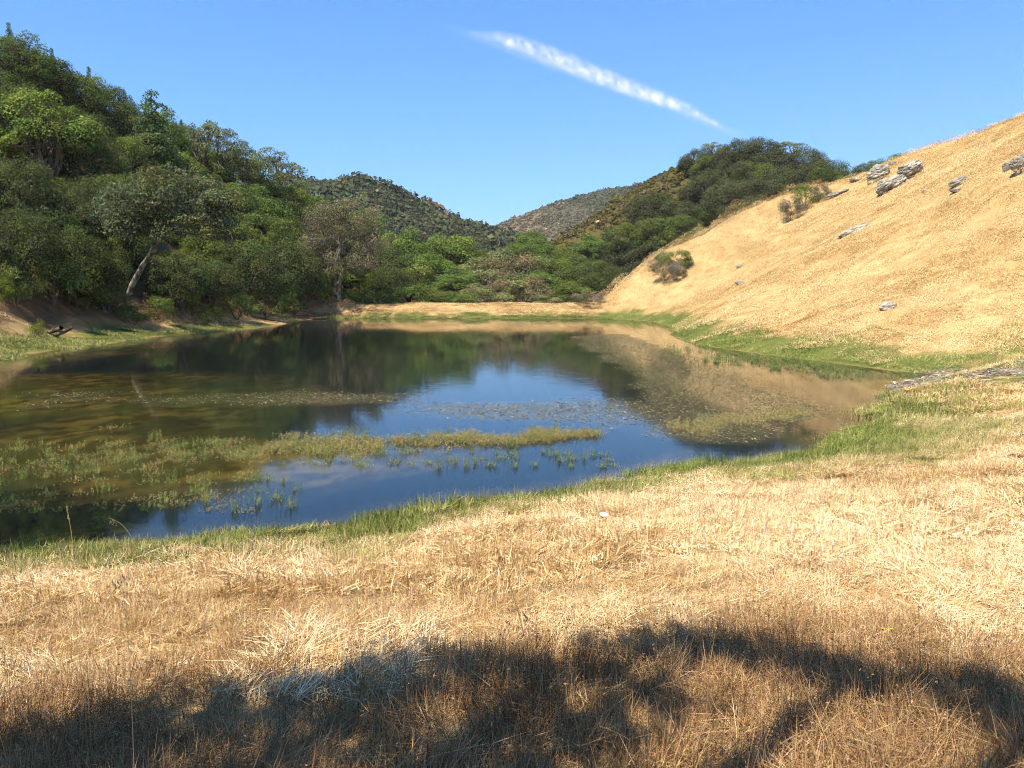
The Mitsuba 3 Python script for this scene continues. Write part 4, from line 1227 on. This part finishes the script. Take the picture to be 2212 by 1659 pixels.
b = on_land(160, 1235)
stalk('tall yellow grass stalk standing up against the dark water at the left', [b, rise(156, 1160, b[1]), rise(144, 1093, b[1])], .0035, 1, 18, .012)
b = on_land(292, 1180)
stalk('arching wild oat stalk with hanging seeds at the left water edge', [b, rise(282, 1155, b[1]), rise(262, 1130, b[1]), rise(234, 1118, b[1])], .0025, 2, 16, .03, droop=.025)
b = at(291, 1700, 2.45)
stalk('long pale grass stalk rising from the lower left corner of the shade', [b, rise(286, 1560, b[1]), rise(276, 1350, b[1] + .02), rise(258, 1235, b[1] + .04)], .0016, 3, 12, .03, (.5, .4, .25))
b = on_land(1140, 1420)
stalk('thin brown grass stalk leaning left above the edge of the shade', [b, rise(1128, 1350, b[1]), rise(1098, 1250, b[1]), rise(1072, 1180, b[1])], .0022, 4, 26, .02, (.30, .21, .11))
b = on_land(1130, 1430)
stalk('short dark grass stalk at the edge of the shade', [b, rise(1132, 1370, b[1]), rise(1138, 1320, b[1])], .002, 5, 14, .02, (.2, .13, .08))
b = on_land(420, 1160)
stalk('green grass stalk leaning out over the water at the left', [b, rise(412, 1130, b[1]), rise(402, 1108, b[1])], .0028, 6, 6, .012, (.3, .36, .14))
b = on_land(1595, 1640)
stalk('straight pale stalk in the shaded straw right of the middle', [b, rise(1593, 1570, b[1]), rise(1592, 1520, b[1])], .0014, 7, 5, .008, (.5, .42, .3))

# a white cap lying in the straw
b = on_land(1305, 1127)
cap = trimesh.creation.cylinder(radius=.045, height=.014, sections=28)
ring_ = trimesh.creation.torus(major_radius=.042, minor_radius=.006, major_sections=28, minor_sections=8)
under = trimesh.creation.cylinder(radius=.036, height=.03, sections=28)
key = thing('cap', 'small white cap lying on the bare straw near the water', 'cap')
M = T().translate((b + [0, 0, .075]).tolist()).rotate([1, 0, 0], 12).rotate([0, 1, 0], 8)
scene['white_look'] = {'type': 'plastic', 'diffuse_reflectance': rgb(.75, .75, .73)}
scene['cap_shade_look'] = {'type': 'diffuse', 'reflectance': rgb(.03, .03, .03)}  # near-black colour painted in for the shade beneath the cap
scene[f'{key}__top'] = mikit.ply(cap, 'white_look', smooth=30, to_world=M)
scene[f'{key}__rim'] = mikit.ply(ring_, 'white_look', smooth=True, to_world=M)
scene[f'{key}__under_shade'] = mikit.ply(under, 'cap_shade_look', smooth=30, to_world=M @ T().translate([0, 0, -.024]))

# yellow flowers in the sun right of the shade
b = on_land(1945, 1385)
r_ = np.random.default_rng(21)
key = thing('yellow_flower', 'low plant with small yellow flowers in the straw at the right edge of the shade', 'flower')
root = b + np.stack([r_.normal(0, .06, 60), r_.normal(0, .04, 60), np.zeros(60)], 1)
d_ = unit(np.stack([r_.normal(0, .6, 60), r_.normal(0, .6, 60), np.ones(60)], 1))
v, f, m_ = ribbons(root, d_, r_.uniform(.05, .14, 60), np.full(60, .006), r_.uniform(.2, .9, 60), r_)
scene[f'{key}__leaf'] = mikit.ply((v, f), 'blade_look', color=np.repeat(tint((.14, .18, .06), 60, r_), m_, 0))
labels[f'{key}__leaf'] = {'kind': 'stuff'}
for px, py in [(1908, 1357), (1918, 1360), (1926, 1358), (1940, 1366), (1985, 1372), (1978, 1370), (1912, 1365)]:
    c = at(px, py, b[1] + r_.uniform(-.05, .03))
    n_ = 9
    a_ = np.arange(n_) * 2 * np.pi / n_
    q = c + np.stack([np.cos(a_), np.sin(a_), 0 * a_ + .3], 1) * .006
    v, f = leaves(q, unit(np.stack([np.cos(a_) * .4, np.sin(a_) * .4, np.ones(n_)], 1)), np.full(n_, .012), r_, .5)
    nm = f'{key}__blossom'
    k_ = 0
    while nm in scene:
        k_ += 1
        nm = f'{key}__blossom_{k_:03d}'
    scene[nm] = mikit.ply((v, f), 'matt_look', color=tint((.80, .60, .03), len(v), r_, .05))

# fallen branch on the left bank
b = on_land(120, 727)
r_ = np.random.default_rng(22)
key = thing('fallen_branch', 'dark fallen branch lying on the flat left shore', 'branch')
k_ = b[1] / FP
scene[f'{key}__limb'] = mikit.ply(tube(crooked(b + [-60 * k_, .4, .05], b + [18 * k_, -.2, .45], r_, 9, .08), np.linspace(.05, .12, 9), 7), 'bark_look', smooth=True)
scene[f'{key}__limb_001'] = mikit.ply(tube(crooked(b + [4 * k_, -.3, .05], b + [26 * k_, .4, .4], r_, 7, .08), np.linspace(.12, .07, 7), 7), 'bark_look', smooth=True)
scene[f'{key}__twig'] = mikit.ply(tube(crooked(b + [-20 * k_, .1, .18], b + [-8 * k_, .5, .55], r_, 6, .1), np.linspace(.035, .012, 6), 5), 'bark_look', smooth=True)

# dead reeds on the mud bar
r_ = np.random.default_rng(23)
x_, y_ = r_.uniform(9.5, 20, 9000), r_.uniform(20, 28, 9000)
ok = (r_.random(9000) < mud_mask(x_, y_) ** 2)
x_, y_ = x_[ok], y_[ok]
root = np.stack([x_, y_, land(x_, y_) + r_.uniform(.0, .06, len(x_))], 1)
a_ = r_.normal(.3, .8, len(x_))
d_ = unit(np.stack([np.cos(a_), np.sin(a_), r_.uniform(-.05, .25, len(x_))], 1))
v, f, m_ = ribbons(root, d_, r_.uniform(.08, .3, len(x_)), r_.uniform(.015, .05, len(x_)), np.full(len(x_), .2), r_)
col = np.array([(.42, .37, .29), (.30, .25, .2), (.16, .13, .12), (.55, .50, .40)])[r_.integers(4, size=len(x_))]
struct('dead_reeds', mikit.ply((v, f), 'blade_look', color=np.repeat(tint(col, len(x_), r_), m_, 0)), 'grey mat of dead reeds on the mud bar at the right end of the pond', 'stuff', 'reed')

# ------------------------------------------------------------------ the air
SIGMA = 0.00012
scene['air'] = {'type': 'homogeneous', 'albedo': {'type': 'rgb', 'value': [.88, .94, 1.0]}, 'sigma_t': SIGMA}
scene['haze'] = {'type': 'cube', 'to_world': T().translate([0, 850, 95]).scale([2750, 1900, 107]), 'bsdf': {'type': 'null'}, 'interior': {'type': 'ref', 'id': 'air'}}
labels['haze'] = {'kind': 'stuff', 'label': 'thin summer haze in the air of the valley'}
scene['camera']['medium'] = {'type': 'ref', 'id': 'air'}
